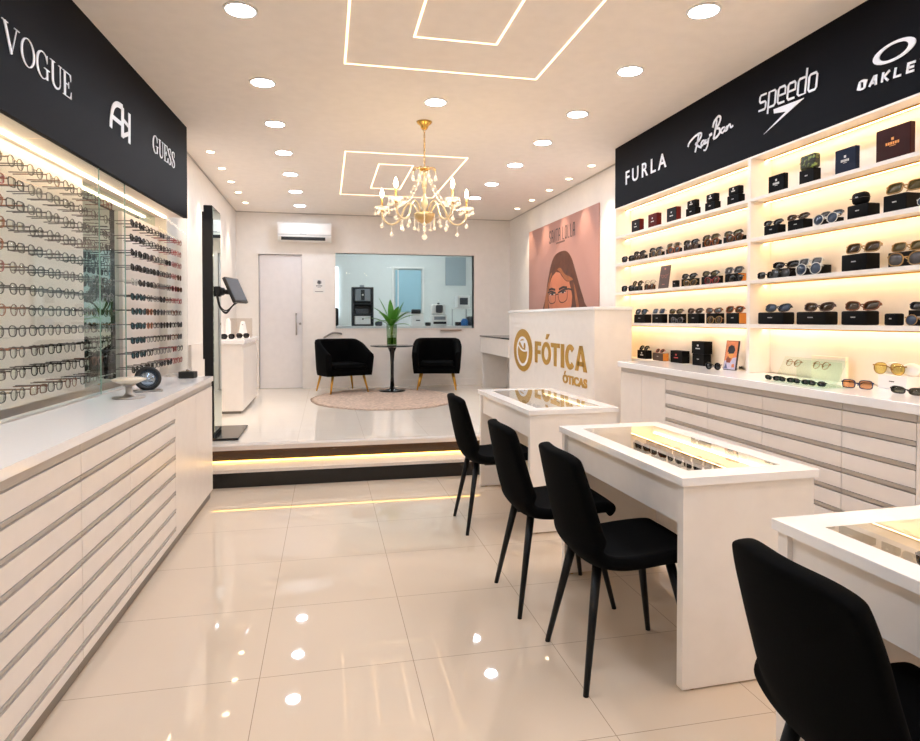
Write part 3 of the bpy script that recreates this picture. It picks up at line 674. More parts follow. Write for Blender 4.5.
# sunglasses on the short rack: 11 rows of 8
for r in range(11):
    z = 2.005-0.0985*r
    for c in range(8):
        y = 4.605+0.152*c+rnd.uniform(-0.006, 0.006)
        if c < 2: st, fc, lc = 'cat', 'black', ('black' if r < 5 else 'teal' if r < 10 else 'smoke')
        else:
            st = rnd.choice(['panto', 'rect', 'cat', 'panto']); fc = rnd.choice(['black', 'black', 'brown', 'grey', 'black']); lc = rnd.choice(['clear', 'black', 'clear', 'grey'])
            if c >= 6 and r in (0, 1, 2, 5, 10): fc = 'red'; lc = 'clear'
            elif c >= 6: fc = rnd.choice(['red', 'brown', 'black', 'tort'])
            if r in (6, 7) and c == 2: fc, lc = 'copper', 'brown'
        if r == 4 and c == 0: fc, lc = 'clear', 'clear'
        b = STY[st][1]
        glasses(st, fc, lc, (XF(y, -0.055), y, z-b-0.012), RZL+rnd.uniform(-0.06, 0.06), '%s %s on the short far rack, %s row from top, %s from left' % (CN[fc], 'eyeglasses' if lc == 'clear' else 'sunglasses', ORD[r], ORD[c]),
                'glasses on the short far rack', 1.02, arms='rack')

# ------------------------------------------------------------------ boxes, cases and sunglasses on the lit shelves
CM = {'black': mat('black card', (11, 10, 10), 0.6, spec=0.08), 'dark': mat('dark leather', (12, 11, 11), 0.6, spec=0.1, bump=(300, 0.2, 0.001)), 'red': mat('dark red card', (84, 16, 14), 0.5, spec=0.15), 'navy': mat('navy card', (16, 26, 48), 0.5, spec=0.15),
      'wine': mat('dark brown red card', (46, 15, 11), 0.5, spec=0.15, noise=(6, 0.5)), 'camo': mat('camouflage green case', (48, 56, 26), 0.5, noise=(28, 0.75)), 'tan': mat('orange tan card', (196, 122, 40), 0.5),
      'brown': mat('brown card', (66, 42, 28), 0.5), 'whitebox': mat('white gift box', (240, 236, 236), 0.4), 'mark': mat('silver print', (206, 204, 200), 0.4), 'markgold': mat('copper print', (226, 150, 80), 0.3, 0.5),
      'markred': mat('red print', (190, 50, 44), 0.4), 'slate': mat('slate card', (26, 22, 23), 0.5, spec=0.15)}
_n = CM['camo'].node_tree; _nz = [n for n in _n.nodes if n.type == 'TEX_NOISE'][0]; _nz.inputs['Scale'].default_value = 42
_rp = _n.nodes.new('ShaderNodeValToRGB'); _rp.color_ramp.interpolation = 'CONSTANT'; _rp.color_ramp.elements[0].color = rgb(34, 40, 22); _rp.color_ramp.elements[1].position = 0.52; _rp.color_ramp.elements[1].color = rgb(86, 96, 44)
_e2 = _rp.color_ramp.elements.new(0.6); _e2.color = rgb(128, 150, 70)
_n.links.new(_nz.outputs['Fac'], _rp.inputs[0]); _n.links.new(_rp.outputs[0], _n.nodes['Principled BSDF'].inputs['Base Color'])
def marks(mb, W, h, y, kind):        # illegible little brand print on the front face
    if kind == 'big':
        z = h*0.5
        for i in range(6): mb.box(-W*0.2+i*W*0.068, -W*0.2+i*W*0.068+W*0.048, y-0.0006, y, z-0.007, z+0.006)
        mb.box(-W*0.09, W*0.09, y-0.0006, y, z-0.014, z-0.0115)
        mb.lathe([(0.0, 0), (0.008, 0), (0.008, 0.0006), (0, 0.0006)], (0, 0, 0), 12) if False else mb.box(-0.007, 0.007, y-0.0006, y, z+0.014, z+0.027)
    elif kind == 'top':
        mb.box(-W*0.06, W*0.06, y-0.0006, y, h*0.6, h*0.6+0.013); mb.box(-W*0.17, W*0.17, y-0.0006, y, h*0.38, h*0.38+0.008)
    elif kind == 'dash':
        for i in range(5): mb.box(-W*0.09+i*W*0.037, -W*0.09+i*W*0.037+W*0.026, y-0.0006, y, h*0.52, h*0.52+0.0055)
    return mb
def gbox(loc, W, D, H, m, rz, label, cat='box', group=None, side=None, mark='dash', mm='mark', rnd_=0.0025, name='glasses_box', seam=None):
    """box with front facing local -y; W across, D deep"""
    t = bpy.data.objects.new(name, None)
    mb = MB(); mb.rbox(-W/2, W/2, 0, D, 0, H, min(rnd_, H*0.45, D*0.45), 1 if rnd_ < 0.004 else 3)
    mats = [CM[m]]
    if side:
        mats.append(CM[side]); mb.box(-W/2-0.0006, -W/2, rnd_, D-rnd_, rnd_, H-rnd_, 1); mb.box(W/2, W/2+0.0006, rnd_, D-rnd_, rnd_, H-rnd_, 1)
    bpy.data.objects.remove(t)
    t = thing(name, label, cat, loc, rz, group)
    put(mb, 'body', mats, t)
    if seam: put(MB().box(-W/2-0.0005, W/2+0.0005, -0.0005, D*0.8, H*seam, H*seam+0.002), 'lid_seam', M['gap'], t)
    if mark: put(marks(MB(), W, H, -0.0002, mark), 'printed_mark', CM[mm], t)
    return t
XI = RX+0.012
def faceL(y): return -PI/2+0.16            # fronts turned a little towards the entrance
def shelf_box(px0, px1, h, lvl, m, label, D=0.085, x=None, z=None, **kw):
    x = XI if x is None else x
    ya, z = colY(px0, x), (SHT[lvl] if z is None else z); full = ya-colY(px1, x)
    while ya-colY(px1, x+D) < 0.62*full and D > 0.03: D *= 0.9
    yb = colY(px1, x+D); W = ya-yb
    return gbox((x, (ya+yb)/2, z+0.0004), W, D, h, m, -PI/2, label, **kw)
def shelf_gl(px, wpx, lvl, z, st0, fc, lc, label, x=None, turn=0.12, group=None, y=None, W=None):
    st = st0 if z is None else {'cat': 'lay', 'big': 'lay', 'panto': 'lay', 'aviator': 'rect', 'round': 'panto'}.get(st0, st0)
    x = XI if x is None else x
    if y is None: y = colY(px, x)
    if W is None: W = abs(colY(px-wpx/2, x)-colY(px+wpx/2, x))
    s = max(0.8, min(1.45, W/((2*(2*STY[st][0]+STY[st][4]))*1.0)))
    return glasses(st, fc, lc, (x, y, (SHT[lvl] if z is None else z)+0.0006), -PI/2+turn, label, group, s, tilt=(-0.35 if z is not None else -0.1))
L1 = 'left lit bay'
G1 = 'boxes on the top left shelf'
shelf_box(631, 643.5, 0.108, 0, 'slate', 'small dark box with a red side, leftmost on the top lit shelf', side='red', mark='top', group=G1)
shelf_box(647.5, 661, 0.112, 0, 'red', 'dark red box on the top lit shelf, second from the left', mark='top', group=G1)
shelf_box(666, 680.5, 0.112, 0, 'slate', 'dark box with red side on the top lit shelf, third from the left', side='red', mark='top', group=G1)
for px0, px1, n in ((685, 700, 'fourth'), (704, 720, 'fifth'), (726, 744, 'sixth')):
    shelf_box(px0, px1, 0.062, 0, 'black', 'black lower box in the %s stack from left, top shelf, left bay' % n, mark='dash', group=G1)
    shelf_box(px0+1, px1-1, 0.058, 0, 'dark', 'black case on the box, %s stack from left, top shelf, left bay' % n, D=0.06, z=SHT[0]+0.0625, name='glasses_case', cat='case', mark='top', rnd_=0.008, group='cases on the top left shelf')
def group(lvl, px0, px1, bh, bm, st, fc, lc, ords, where, st2=None, fc2=None, lc2=None, side=None, bd=0.08):
    st = {'big': 'cat'}.get(st, st)
    """a box with sunglasses on it and, perhaps, a pair standing in front"""
    x = XI+0.035 if st2 else XI
    xg = x+0.012
    bxo = shelf_box(px0, px1, bh, lvl, bm, '%s box with sunglasses, %s from left, %s' % (bm.replace('dark', 'black'), ords, where), D=bd, x=x, side=side, group='sunglasses boxes on '+where)
    shelf_gl((px0+px1)/2, (px1-px0)*0.86, lvl, SHT[lvl]+bh+0.0005, st, fc, lc, '%s sunglasses on the %s box, %s' % (CN[fc], ords, where), x=xg, group='sunglasses on '+where, y=bxo.location.y+0.004, W=min(0.16, (colY(px0, x)-colY(px1, x))*0.72))
    if st2: shelf_gl((px0+px1)/2-1, (px1-px0)*0.8, lvl, None, st2, fc2, lc2, '%s sunglasses before the %s box, %s' % (CN[fc2], ords, where), x=XI-0.004, group='front pairs on '+where, W=min(0.14, (colY(px0, x)-colY(px1, x))*0.66))
w2 = 'second shelf, left bay'
shelf_gl(627.5, 9, 1, None, 'rect', 'black', 'black', 'lone black sunglasses at the far left end of the second lit shelf', turn=0.2)
for i, (a, b, st, fc, lc, st2, fc2, lc2, sd) in enumerate([(632.5, 647.5, 'big', 'black', 'black', 'cat', 'brown', 'brown', None), (648.5, 664.5, 'big', 'black', 'black', 'panto', 'gold', 'grey', None), (665.5, 682, 'aviator', 'silver', 'smoke', 'panto', 'copper', 'grey', None),
        (683, 700.5, 'big', 'black', 'black', 'cat', 'brown', 'brown', None), (701.5, 721.5, 'aviator', 'brown', 'olive', 'panto', 'copper', 'brown', None), (722.5, 746, 'big', 'black', 'olive', 'panto', 'tort', 'brown', None)]):
    group(1, a, b, 0.05, 'black', st, fc, lc, ORD[i], w2, st2, fc2, lc2, sd)
w3 = 'third shelf, left bay'
shelf_gl(627.5, 9, 2, None, 'rect', 'black', 'black', 'lone black sunglasses at the far left end of the third lit shelf', turn=0.2)
group(2, 632, 642.5, 0.045, 'black', 'round', 'black', 'smoke', 'first', w3, 'cat', 'black', 'black')
group(2, 644, 655.5, 0.045, 'black', 'aviator', 'silver', 'clear', 'second', w3, 'panto', 'tort', 'brown')
# leaning dark leaflet
cb = thing('display_card', 'tall dark brown card with a glasses drawing on the third lit shelf', 'card', (XI-0.004, colY(663, XI), SHT[2]), -PI/2)
tl = Matrix.Rotation(math.radians(-8), 4, 'X'); cb_w = 0.15
put(MB().box(-cb_w/2, cb_w/2, 0, 0.006, 0.001, 0.19).xf(tl), 'card', mat('dark brown print card', (84, 62, 56), 0.4), cb)
cf = Flat((0, -0.0004, 0), (1, 0, 0), (0, 0, 1), (0, -1, 0), 0.0006)
for sg in (-1, 1): cf.ring(sg*0.024, 0.1, (0.018, 0.013), (0.016, 0.011), n=16)
cf.stroke([(-0.006, 0.104), (0.006, 0.104)], 0.003); cf.stroke([(0.042, 0.105), (0.06, 0.118)], 0.003); cf.stroke([(-0.042, 0.105), (-0.06, 0.116)], 0.003)
cf.poly([(-0.01, 0.155), (0.01, 0.155), (0.01, 0.17), (-0.01, 0.17)]); cf.poly([(-0.02, 0.03), (0.02, 0.03), (0.02, 0.036), (-0.02, 0.036)])
put(cf.mb.xf(tl), 'printed_glasses', mat('salmon print', (196, 120, 104), 0.5), cb)
shelf_box(672, 679.5, 0.055, 2, 'black', 'low black box right of the leaning dark card on the third lit shelf', mark='dash')
for i, (a, b, st, fc, lc, st2, fc2, lc2, sd) in enumerate([(681, 699.5, 'big', 'black', 'black', 'cat', 'gold', 'brown', None), (701, 723, 'big', 'black', 'olive', 'cat', 'red', 'brown', None), (724.5, 746, 'aviator', 'grey', 'grey', 'aviator', 'black', 'black', 'tan')]):
    group(2, a, b, 0.062, 'black', st, fc, lc, ORD[i+2], w3, st2, fc2, lc2, sd)
w4 = 'fourth shelf, left bay'
for i, (a, b, st, fc, lc, st2, fc2, lc2, sd) in enumerate([(634, 651.5, 'rect', 'green', 'blue', None, None, None, None), (652, 667.5, 'rect', 'clear', 'blue', None, None, None, None), (668.5, 686.5, 'cat', 'brown', 'olive', 'cat', 'grey', 'black', None),
        (687.5, 705, 'big', 'brown', 'brown', None, None, None, None), (706, 724.5, 'cat', 'tort', 'grey', 'panto', 'gold', 'brown', None), (726, 746.5, 'rect', 'copper', 'brown', None, None, None, 'tan')]):
    group(3, a, b, 0.075, 'black', st, fc, lc, ORD[i], w4, st2, fc2, lc2, sd)
# counter under the left bay
def cnt(px, py, off=0.0): return at(px, py, Z=1.0)
def counter_box(px0, px1, py, h, m, label, D=0.085, rz=-PI/2, z=1.0005, **kw):
    p, q = at(px0, py, Z=1.0), at(px1, py, Z=1.0); x = min(max((p.x+q.x)/2, 2.55), 2.765)
    ya = colY(px0, x); full = ya-colY(px1, x)
    while ya-colY(px1, x+D) < 0.6*full and D > 0.03: D *= 0.9
    yb = colY(px1, x+D)
    return gbox((x, (ya+yb)/2, z), abs(ya-yb), D, h, m, rz, label, **kw), x, (ya+yb)/2
b, x, y = counter_box(637.5, 652, 358.5, 0.075, 'black', 'black box with sunglasses at the far left on the right counter', mark='top')
glasses('big', 'black', 'black', (x+0.012, y, 1.0765), -PI/2+0.1, 'black sunglasses on the leftmost black box on the right counter', None, 0.9, tilt=-0.6)
b, x, y = counter_box(652.8, 669, 361, 0.065, 'brown', 'brown box with a tan side on the right counter, second from the left', side='tan', mark='dash')
glasses('panto', 'red', 'brown', (x+0.012, y, 1.0665), -PI/2+0.1, 'reddish sunglasses on the brown box on the right counter', None, 0.9, tilt=-0.6)
counter_box(670.5, 690, 363, 0.098, 'black', 'plain black box with a tiny red mark on the right counter', mark='top', mm='markred')
b, x, y = counter_box(692.5, 711.5, 365.5, 0.088, 'black', 'lower black box of the stack of two on the right counter', mark='dash')
gbox((x-0.002, y, 1.0895), 0.165, 0.07, 0.095, 'black', -PI/2, 'upper black box of the stack of two on the right counter', mark='top')
p = at(713, 370, Z=1.0); glasses('round', 'black', 'black', (p.x, p.y, 1.0006), -PI/2+0.25, 'dark round sunglasses lying beside the picture card on the right counter', None, 1.1)
p = at(741, 369.5, Z=1.0); glasses('slim', 'black', 'black', (p.x, p.y, 1.0006), -PI/2-0.9, 'slim black sunglasses lying behind the picture card against the divider', None, 0.75)
# picture card
p = at(729, 370, Z=1.0)
pc = thing('picture_card', 'colourful upright picture card of a person in dark cap and sunglasses', 'picture card', (p.x, p.y, 1.0005), -PI/2+0.12)
tl = Matrix.Rotation(math.radians(-9), 4, 'X'); wc, hc = 0.115, 0.205
put(MB().box(-wc/2, wc/2, 0, 0.012, 0.001, hc).xf(tl), 'panel', [mat('card edge', (40, 34, 32), 0.5)], pc)
PCM = [mat('orange print', (224, 130, 84), 0.45, noise=(30, 0.2)), mat('dark print', (38, 34, 40), 0.45), mat('skin print', (226, 160, 84), 0.45), mat('lilac print', (198, 190, 212), 0.45, noise=(60, 0.15)), mat('rust print', (128, 62, 40), 0.45), mat('blue print', (92, 104, 140), 0.45)]
f = Flat((0, -0.0003, 0), (1, 0, 0), (0, 0, 1), (0, -1, 0), 0.0004)
f.poly([(-0.054, 0.004), (0.054, 0.004), (0.054, 0.201), (-0.054, 0.201)], 0)
f.poly([(-0.054, 0.004), (0.054, 0.004), (0.054, 0.09), (0.02, 0.085), (0.0, 0.05), (-0.03, 0.07), (-0.054, 0.06)], 3, 0.0004)
f.poly([(-0.035, 0.05), (0.0, 0.05), (0.005, 0.09), (-0.02, 0.1), (-0.04, 0.075)], 4, 0.0008)
f.disc(0.0, 0.115, 0.027, 0.033, 2, 0.0012)
f.poly([(-0.034, 0.125), (0.03, 0.128), (0.036, 0.14), (0.022, 0.168), (-0.005, 0.175), (-0.03, 0.16)], 1, 0.0016)
f.poly([(-0.022, 0.112), (0.026, 0.116), (0.028, 0.128), (-0.024, 0.126)], 1, 0.0016)
f.poly([(-0.05, 0.01), (-0.02, 0.01), (-0.035, 0.05)], 5, 0.0012); f.poly([(0.02, 0.02), (0.045, 0.02), (0.04, 0.045), (0.018, 0.04)], 0, 0.0012)
put(f.mb.xf(tl), 'printed_picture', PCM, pc)

# right bay
RB = 'right bay'
shelf_box(767, 787, 0.105, 0, 'black', 'plain black box at the left of the top shelf in the right bay', mark='big', D=0.03)
shelf_box(797.5, 819.5, 0.08, 0, 'dark', 'black box under the camouflage case on the top shelf', D=0.05)
shelf_box(797.5, 819.5, 0.085, 0, 'camo', 'green camouflage glasses case on a black box on the top shelf', z=SHT[0]+0.0805, D=0.045, name='glasses_case', cat='case', mark=None, rnd_=0.014, seam=0.5)
shelf_box(833, 858, 0.128, 0, 'navy', 'navy blue upright box with silver print on the top shelf', mark='big', D=0.028)
shelf_box(873.5, 913, 0.158, 0, 'wine', 'large dark red upright box with copper print on the top shelf', mark='big', mm='markgold', D=0.03)
w2 = 'second shelf, right bay'
group(1, 763, 785, 0.058, 'black', 'big', 'black', 'black', 'first', w2)
group(1, 786.5, 812, 0.06, 'black', 'big', 'brown', 'brown', 'second', w2)
shelf_box(819, 843, 0.04, 1, 'black', 'low black box behind the pale blue sunglasses on the second shelf', D=0.07, x=XI+0.045, mark=None)
shelf_gl(829, 19, 1, SHT[1]+0.041, 'aviator', 'grey', 'grey', 'grey aviator sunglasses on the low box on the second shelf', x=XI+0.05)
shelf_gl(823.5, 21, 1, None, 'round', 'clear', 'blue', 'round pale framed blue sunglasses standing in front on the second shelf', x=XI-0.004)
shelf_box(845.5, 879, 0.072, 1, 'dark', 'black box under a rounded case on the second shelf, right bay', D=0.085, rnd_=0.006)
shelf_box(848, 871, 0.066, 1, 'dark', 'rounded black glasses case on a black box, second shelf, right bay', z=SHT[1]+0.0725, D=0.065, name='glasses_case', cat='case', rnd_=0.03, seam=0.5)
shelf_box(881.5, 919, 0.082, 1, 'dark', 'large black box under gold aviators at the right end of the second shelf', D=0.085)
shelf_gl(902, 36, 1, SHT[1]+0.083, 'aviator', 'gold', 'olive', 'gold aviator sunglasses on the large black box, second shelf, right end')
shelf_gl(926, 20, 1, None, 'round', 'clear', 'blue', 'pale round sunglasses cut off by the right edge on the second shelf', x=XI-0.004)
w3 = 'third shelf, right bay'
shelf_gl(765.5, 15, 2, None, 'rect', 'black', 'black', 'black square sunglasses at the left end of the third shelf, right bay', x=XI-0.004)
shelf_box(771, 796, 0.06, 2, 'black', 'low black box near the left end of the third shelf, right bay', D=0.07, x=XI+0.045, mark=None)
shelf_gl(784, 22, 2, SHT[2]+0.061, 'slim', 'black', 'black', 'slim black sunglasses on the low box on the third shelf, right bay', x=XI+0.055)
shelf_gl(779.5, 16, 2, None, 'panto', 'black', 'grey', 'black sunglasses in front of the low box, third shelf, right bay', x=XI+0.002)
shelf_box(799, 831, 0.058, 2, 'black', 'long low black box on the third shelf with two pale pairs', D=0.07, x=XI+0.045, mark=None)
shelf_gl(808.5, 20, 2, SHT[2]+0.059, 'aviator', 'clear', 'grey', 'pale grey sunglasses on the long low box, third shelf', x=XI+0.052)
shelf_gl(807, 22, 2, None, 'round', 'clear', 'blue', 'pale round blue sunglasses in front of the long low box, third shelf', x=XI-0.004)
shelf_box(840.5, 879.5, 0.088, 2, 'dark', 'big black box under brown sunglasses in the middle of the third shelf', D=0.085, rnd_=0.005)
shelf_gl(860.5, 34, 2, SHT[2]+0.089, 'aviator', 'gold', 'brown', 'brown gold sunglasses on the big black box, third shelf middle')
shelf_box(887, 925, 0.075, 2, 'dark', 'black box at the right end of the third shelf behind gold glasses', D=0.075, x=XI+0.04)
shelf_gl(906, 30, 2, SHT[2]+0.076, 'aviator', 'gold', 'olive', 'olive aviator sunglasses on the right end box of the third shelf', x=XI+0.05)
shelf_gl(904.5, 33, 2, None, 'panto', 'gold', 'grey', 'gold framed sunglasses standing in front, right end of the third shelf', x=XI-0.004)
w4 = 'fourth shelf, right bay'
for a, b, lab, fc, lc in ((757.5, 795, 'leftmost', 'black', 'blue'), (795.8, 838.5, 'middle', 'brown', 'brown'), (840.5, 880, 'third', 'tort', 'brown')):
    shelf_box(a, b, 0.075, 3, 'dark', 'wide black glasses case, %s of three on the fourth shelf, right bay' % lab, name='glasses_case', cat='case', rnd_=0.009, mark='dash', group='wide cases on the fourth shelf', D=0.085)
    shelf_gl((a+b)/2, (b-a)*0.82, 3, SHT[3]+0.0757, 'cat' if lab != 'third' else 'big', fc, lc, '%s sunglasses on the %s wide case of the fourth shelf' % (CN[fc], lab), group='sunglasses on '+w4, turn=0.05)
shelf_box(883.5, 905, 0.06, 3, 'dark', 'small black glasses case right of the wide cases, fourth shelf', name='glasses_case', cat='case', rnd_=0.009)
shelf_box(908, 945, 0.075, 3, 'dark', 'black box at the right edge of the fourth shelf', x=XI+0.035, D=0.08)
shelf_gl(925, 30, 3, SHT[3]+0.0757, 'big', 'black', 'black', 'black sunglasses on the box at the right edge, fourth shelf', x=XI+0.04)
shelf_gl(919, 26, 3, None, 'round', 'gold', 'blue', 'gold round blue sunglasses at the right edge of the fourth shelf', x=XI-0.004)
# counter under the right bay
p0, p1 = at(766, 381, Z=1.0), at(822, 388, Z=1.0)
gp = thing('glass_display_plate', 'sloping glass plate with four dark sunglasses in front, on the right counter', 'display stand', ((p0.x+p1.x)/2, (p0.y+p1.y)/2, 1.0005), -PI/2)
Wp = (p0-p1).length*1.22
pl = MB().box(-Wp/2, Wp/2, -0.012, 0.16, 0, 0.006); put(pl, 'base', M['greenglass'], gp)
tl = Matrix.Translation((0, 0.05, 0.0065)) @ Matrix.Rotation(math.radians(-28), 4, 'X')
put(MB().box(-Wp/2+0.03, Wp/2, 0, 0.006, 0, 0.15).xf(tl), 'sloping_plate', M['greenglass'], gp)
put(MB().box(-Wp/2+0.1, Wp/2-0.05, 0.136, 0.140, 0.0065, 0.125), 'prop', M['greenglass'], gp)
gm = ROOTM[gp]
for i in range(4):
    q = gm @ Vector((-Wp/2+0.075+i*0.131*Wp/0.56, 0.0, 0.0068))
    glasses('slim', 'green', 'black', q, -PI/2, 'dark slim sunglasses at the foot of the glass plate, %s from the left' % ORD[i], 'sunglasses at the glass plate', 0.86)
for i in range(2):
    q = gm @ Vector((-0.1+i*0.2, 0.079, 0.088)); glasses('round', 'gold', 'clear', q, -PI/2, 'thin gold rimmed eyeglasses resting on the glass plate, %s one' % ('left', 'right')[i], 'thin eyeglasses on the glass plate', 0.9, tilt=-0.4)
p = at(838, 383, Z=1.0); x = min(p.x+0.06, 2.80); ya, yb = colY(812, x), colY(846, x)
solo(MB().box(x, x+0.02, yb, ya, 1.0005, 1.14), 'cream_panel', mat('cream board', (246, 236, 214), 0.5), 'cream upright board behind the glass plate on the right counter', 'board', (x, (ya+yb)/2, 1.0))
p = at(857, 389, Z=1.0); glasses('rect', 'blue', 'amber', (p.x, p.y, 1.0006), -PI/2+0.35, 'dark sunglasses with amber lenses lying on the right counter', None, 1.12)
p = at(876, 388, Z=1.0); p2 = at(905, 391, Z=1.0)
gbox((p.x+0.02, (p.y+p2.y)/2, 1.0005), abs(p.y-p2.y)*1.15, 0.09, 0.07, 'whitebox', -PI/2, 'white gift box under yellow glasses on the right counter', mark='dash', mm='slate')
glasses('aviator', 'gold', 'yellow', (p.x+0.022, (p.y+p2.y)/2+0.02, 1.0712), -PI/2+0.05, 'yellow lens glasses lying on the white gift box', None, 1.25)
wcx = min(p.x+0.078, 2.81)
tcs = MB()
for q in (-0.052, 0.052): tcs.frombm((lambda bm: (bmesh.ops.create_uvsphere(bm, u_segments=20, v_segments=12, radius=0.046), bm)[1])(bmesh.new()), 0, True, Matrix.Translation((wcx, (p.y+p2.y)/2-0.02+q, 1.0712+0.032)) @ Matrix.Diagonal((0.4, 1.12, 0.7, 1)))
tcs.box(wcx-0.006, wcx+0.006, (p.y+p2.y)/2-0.06, (p.y+p2.y)/2+0.02, 1.09, 1.115)
solo(tcs, 'glasses_case', CM['whitebox'], 'white double-domed glasses case on the white gift box behind the yellow glasses', 'case', (wcx, (p.y+p2.y)/2-0.02, 1.0712))
p = at(907, 395, Z=1.0); glasses('slim', 'black', 'smoke', (p.x, p.y, 1.0006), -PI/2+0.1, 'black slim sunglasses at the right edge of the right counter', None, 1.15)
# ------------------------------------------------------------------ service desks with glass tops
def desk(x0, x1, y0, y1, label, pairs, lead):
    H, T = 0.783, 0.030
    t = thing('display_desk', label, 'desk', ((x0+x1)/2, (y0+y1)/2, 0), 0, 'glass topped service desks')
    fx, fy = 0.085, 0.10
    # frame of the top as one bevelled ring
    bm = bmesh.new()
    o = [(x0, y0), (x1, y0), (x1, y1), (x0, y1)]; q = [(x0+fx, y0+fy), (x1-fx, y0+fy), (x1-fx, y1-fy), (x0+fx, y1-fy)]
    ring = []
    for z in (H-T, H):
        ring.append([bm.verts.new((*p, z)) for p in o]); ring.append([bm.verts.new((*p, z)) for p in q])
    ob, ib, ot, it = ring
    for i in range(4):
        j = (i+1) % 4
        bm.faces.new((ot[i], ot[j], it[j], it[i])); bm.faces.new((ob[j], ob[i], ib[i], ib[j]))
        bm.faces.new((ob[i], ob[j], ot[j], ot[i])); bm.faces.new((ib[j], ib[i], it[i], it[j]))
    eds = [e for e in bm.edges if abs(e.verts[0].co.z-e.verts[1].co.z) < 1e-6 and e.verts[0].co.z > H-0.001]
    bmesh.ops.bevel(bm, geom=eds, offset=0.0015, segments=1, affect='EDGES')
    put(MB().frombm(bm), 'top_frame', M['whitetop'], t, True)
    put(MB().box(x0+fx+0.0005, x1-fx-0.0005, y0+fy+0.0005, y1-fy-0.0005, H-0.007, H-0.001), 'glass_top', M['topglass'], t, True)
    e = 0.012
    for ya, yb in ((y0+e, y0+e+0.036), (y1-e-0.036, y1-e)):
        put(MB().box(x0+e, x1-e, ya, yb, 0.008, H-T-0.0005), 'side_panel', M['white'], t, True)
        for xx in (x0+0.06, x1-0.06): put(MB().lathe([(0.011, 0), (0.011, 0.0078)], (xx, (ya+yb)/2, 0), 12), 'foot', M['brass'], t, True)
    put(MB().box(x0+0.028, x0+0.046, y0+e+0.037, y1-e-0.037, 0.60, H-T-0.0005), 'apron', M['white'], t, True)
    put(MB().box(x1-0.034, x1-0.014, y0+e+0.037, y1-e-0.037, 0.10, H-T-0.0005), 'back_panel', M['white'], t, True)
    put(MB().box(x0+0.0465, x1-0.0345, y0+e+0.037, y1-e-0.037, 0.604, 0.62), 'tray_floor', M['shelf'], t, True)
    put(MB().box(x1-fx-0.012, x1-fx-0.002, y0+fy+0.02, y1-fy-0.02, H-T-0.008, H-T-0.0005), 'led_strip', M['leddesk'], t, True)
    return t
DX0_, DX1_ = 1.243, 1.826
desk(DX0_, DX1_, 0.36, 1.555, 'white glass-topped desk nearest the camera, cut off at the right', 5, 'nearest')
desk(DX0_, DX1_, 2.012, 3.145, 'white glass-topped desk with sunglasses glowing inside, middle of the three', 9, 'middle')
desk(1.235, 1.85, 3.72, 4.93, 'white glass-topped desk reflecting the gold sign, farthest of the three', 4, 'farthest')
def desk_glasses(y0, y1, n, x, which, row):
    for i in range(n):
        y = y1+(y0-y1)*i/max(1, n-1)
        st = rnd.choice(['panto', 'cat', 'big', 'rect', 'round']); fc = rnd.choice(['black', 'brown', 'grey', 'tort', 'gold']); lc = rnd.choice(['black', 'grey', 'olive', 'brown', 'smoke'])
        glasses(st, fc, lc, (x, y, 0.6655), -PI/2+rnd.uniform(-0.15, 0.25), '%s sunglasses inside the %s glass-topped desk, %s row, %s from far end' % (CN[fc], which, row, ORD[i]), 'sunglasses inside the %s desk' % which, 0.98)
def tray(x, y0, y1, which, nm, m):
    return solo(MB().rbox(x-0.03, x+0.12, y0, y1, 0.6205, 0.665, 0.004, 1), 'display_tray', m, '%s display tray under the sunglasses inside the %s glass-topped desk' % (nm, which), 'tray', (x+0.045, (y0+y1)/2, 0.6205))
tray(1.645, 2.30, 3.06, 'middle', 'long pale', M['shelf']); desk_glasses(2.40, 2.99, 5, 1.645, 'middle', 'front')
desk_glasses(2.50, 2.98, 4, 1.715, 'middle', 'back')
tray(1.60, 0.60, 1.44, 'nearest', 'long pale', M['shelf']); desk_glasses(0.72, 1.36, 5, 1.60, 'nearest', 'front'); desk_glasses(0.78, 1.38, 4, 1.68, 'nearest', 'back')
tray(1.54, 3.9, 4.78, 'farthest', 'long pale', M['shelf']); desk_glasses(3.98, 4.65, 4, 1.55, 'farthest', 'only')

for pv, key in (((1.243, 0.36), 'nearest'), ((1.243, 2.012), 'middle of the three'), ((1.243, 2.012), 'the middle glass'), ((1.235, 3.72), 'farthest of the three'), ((1.235, 3.72), 'the farthest glass')):
    swing([o for o in bpy.data.objects if o.parent is None and key in str(o.get('label', '')) and o.name.split('.')[0] in ('display_desk', 'display_tray', 'sunglasses') and ('desk' in str(o.get('label', '')))], pv if key != 'nearest' else (1.243, 1.555), 0.027)
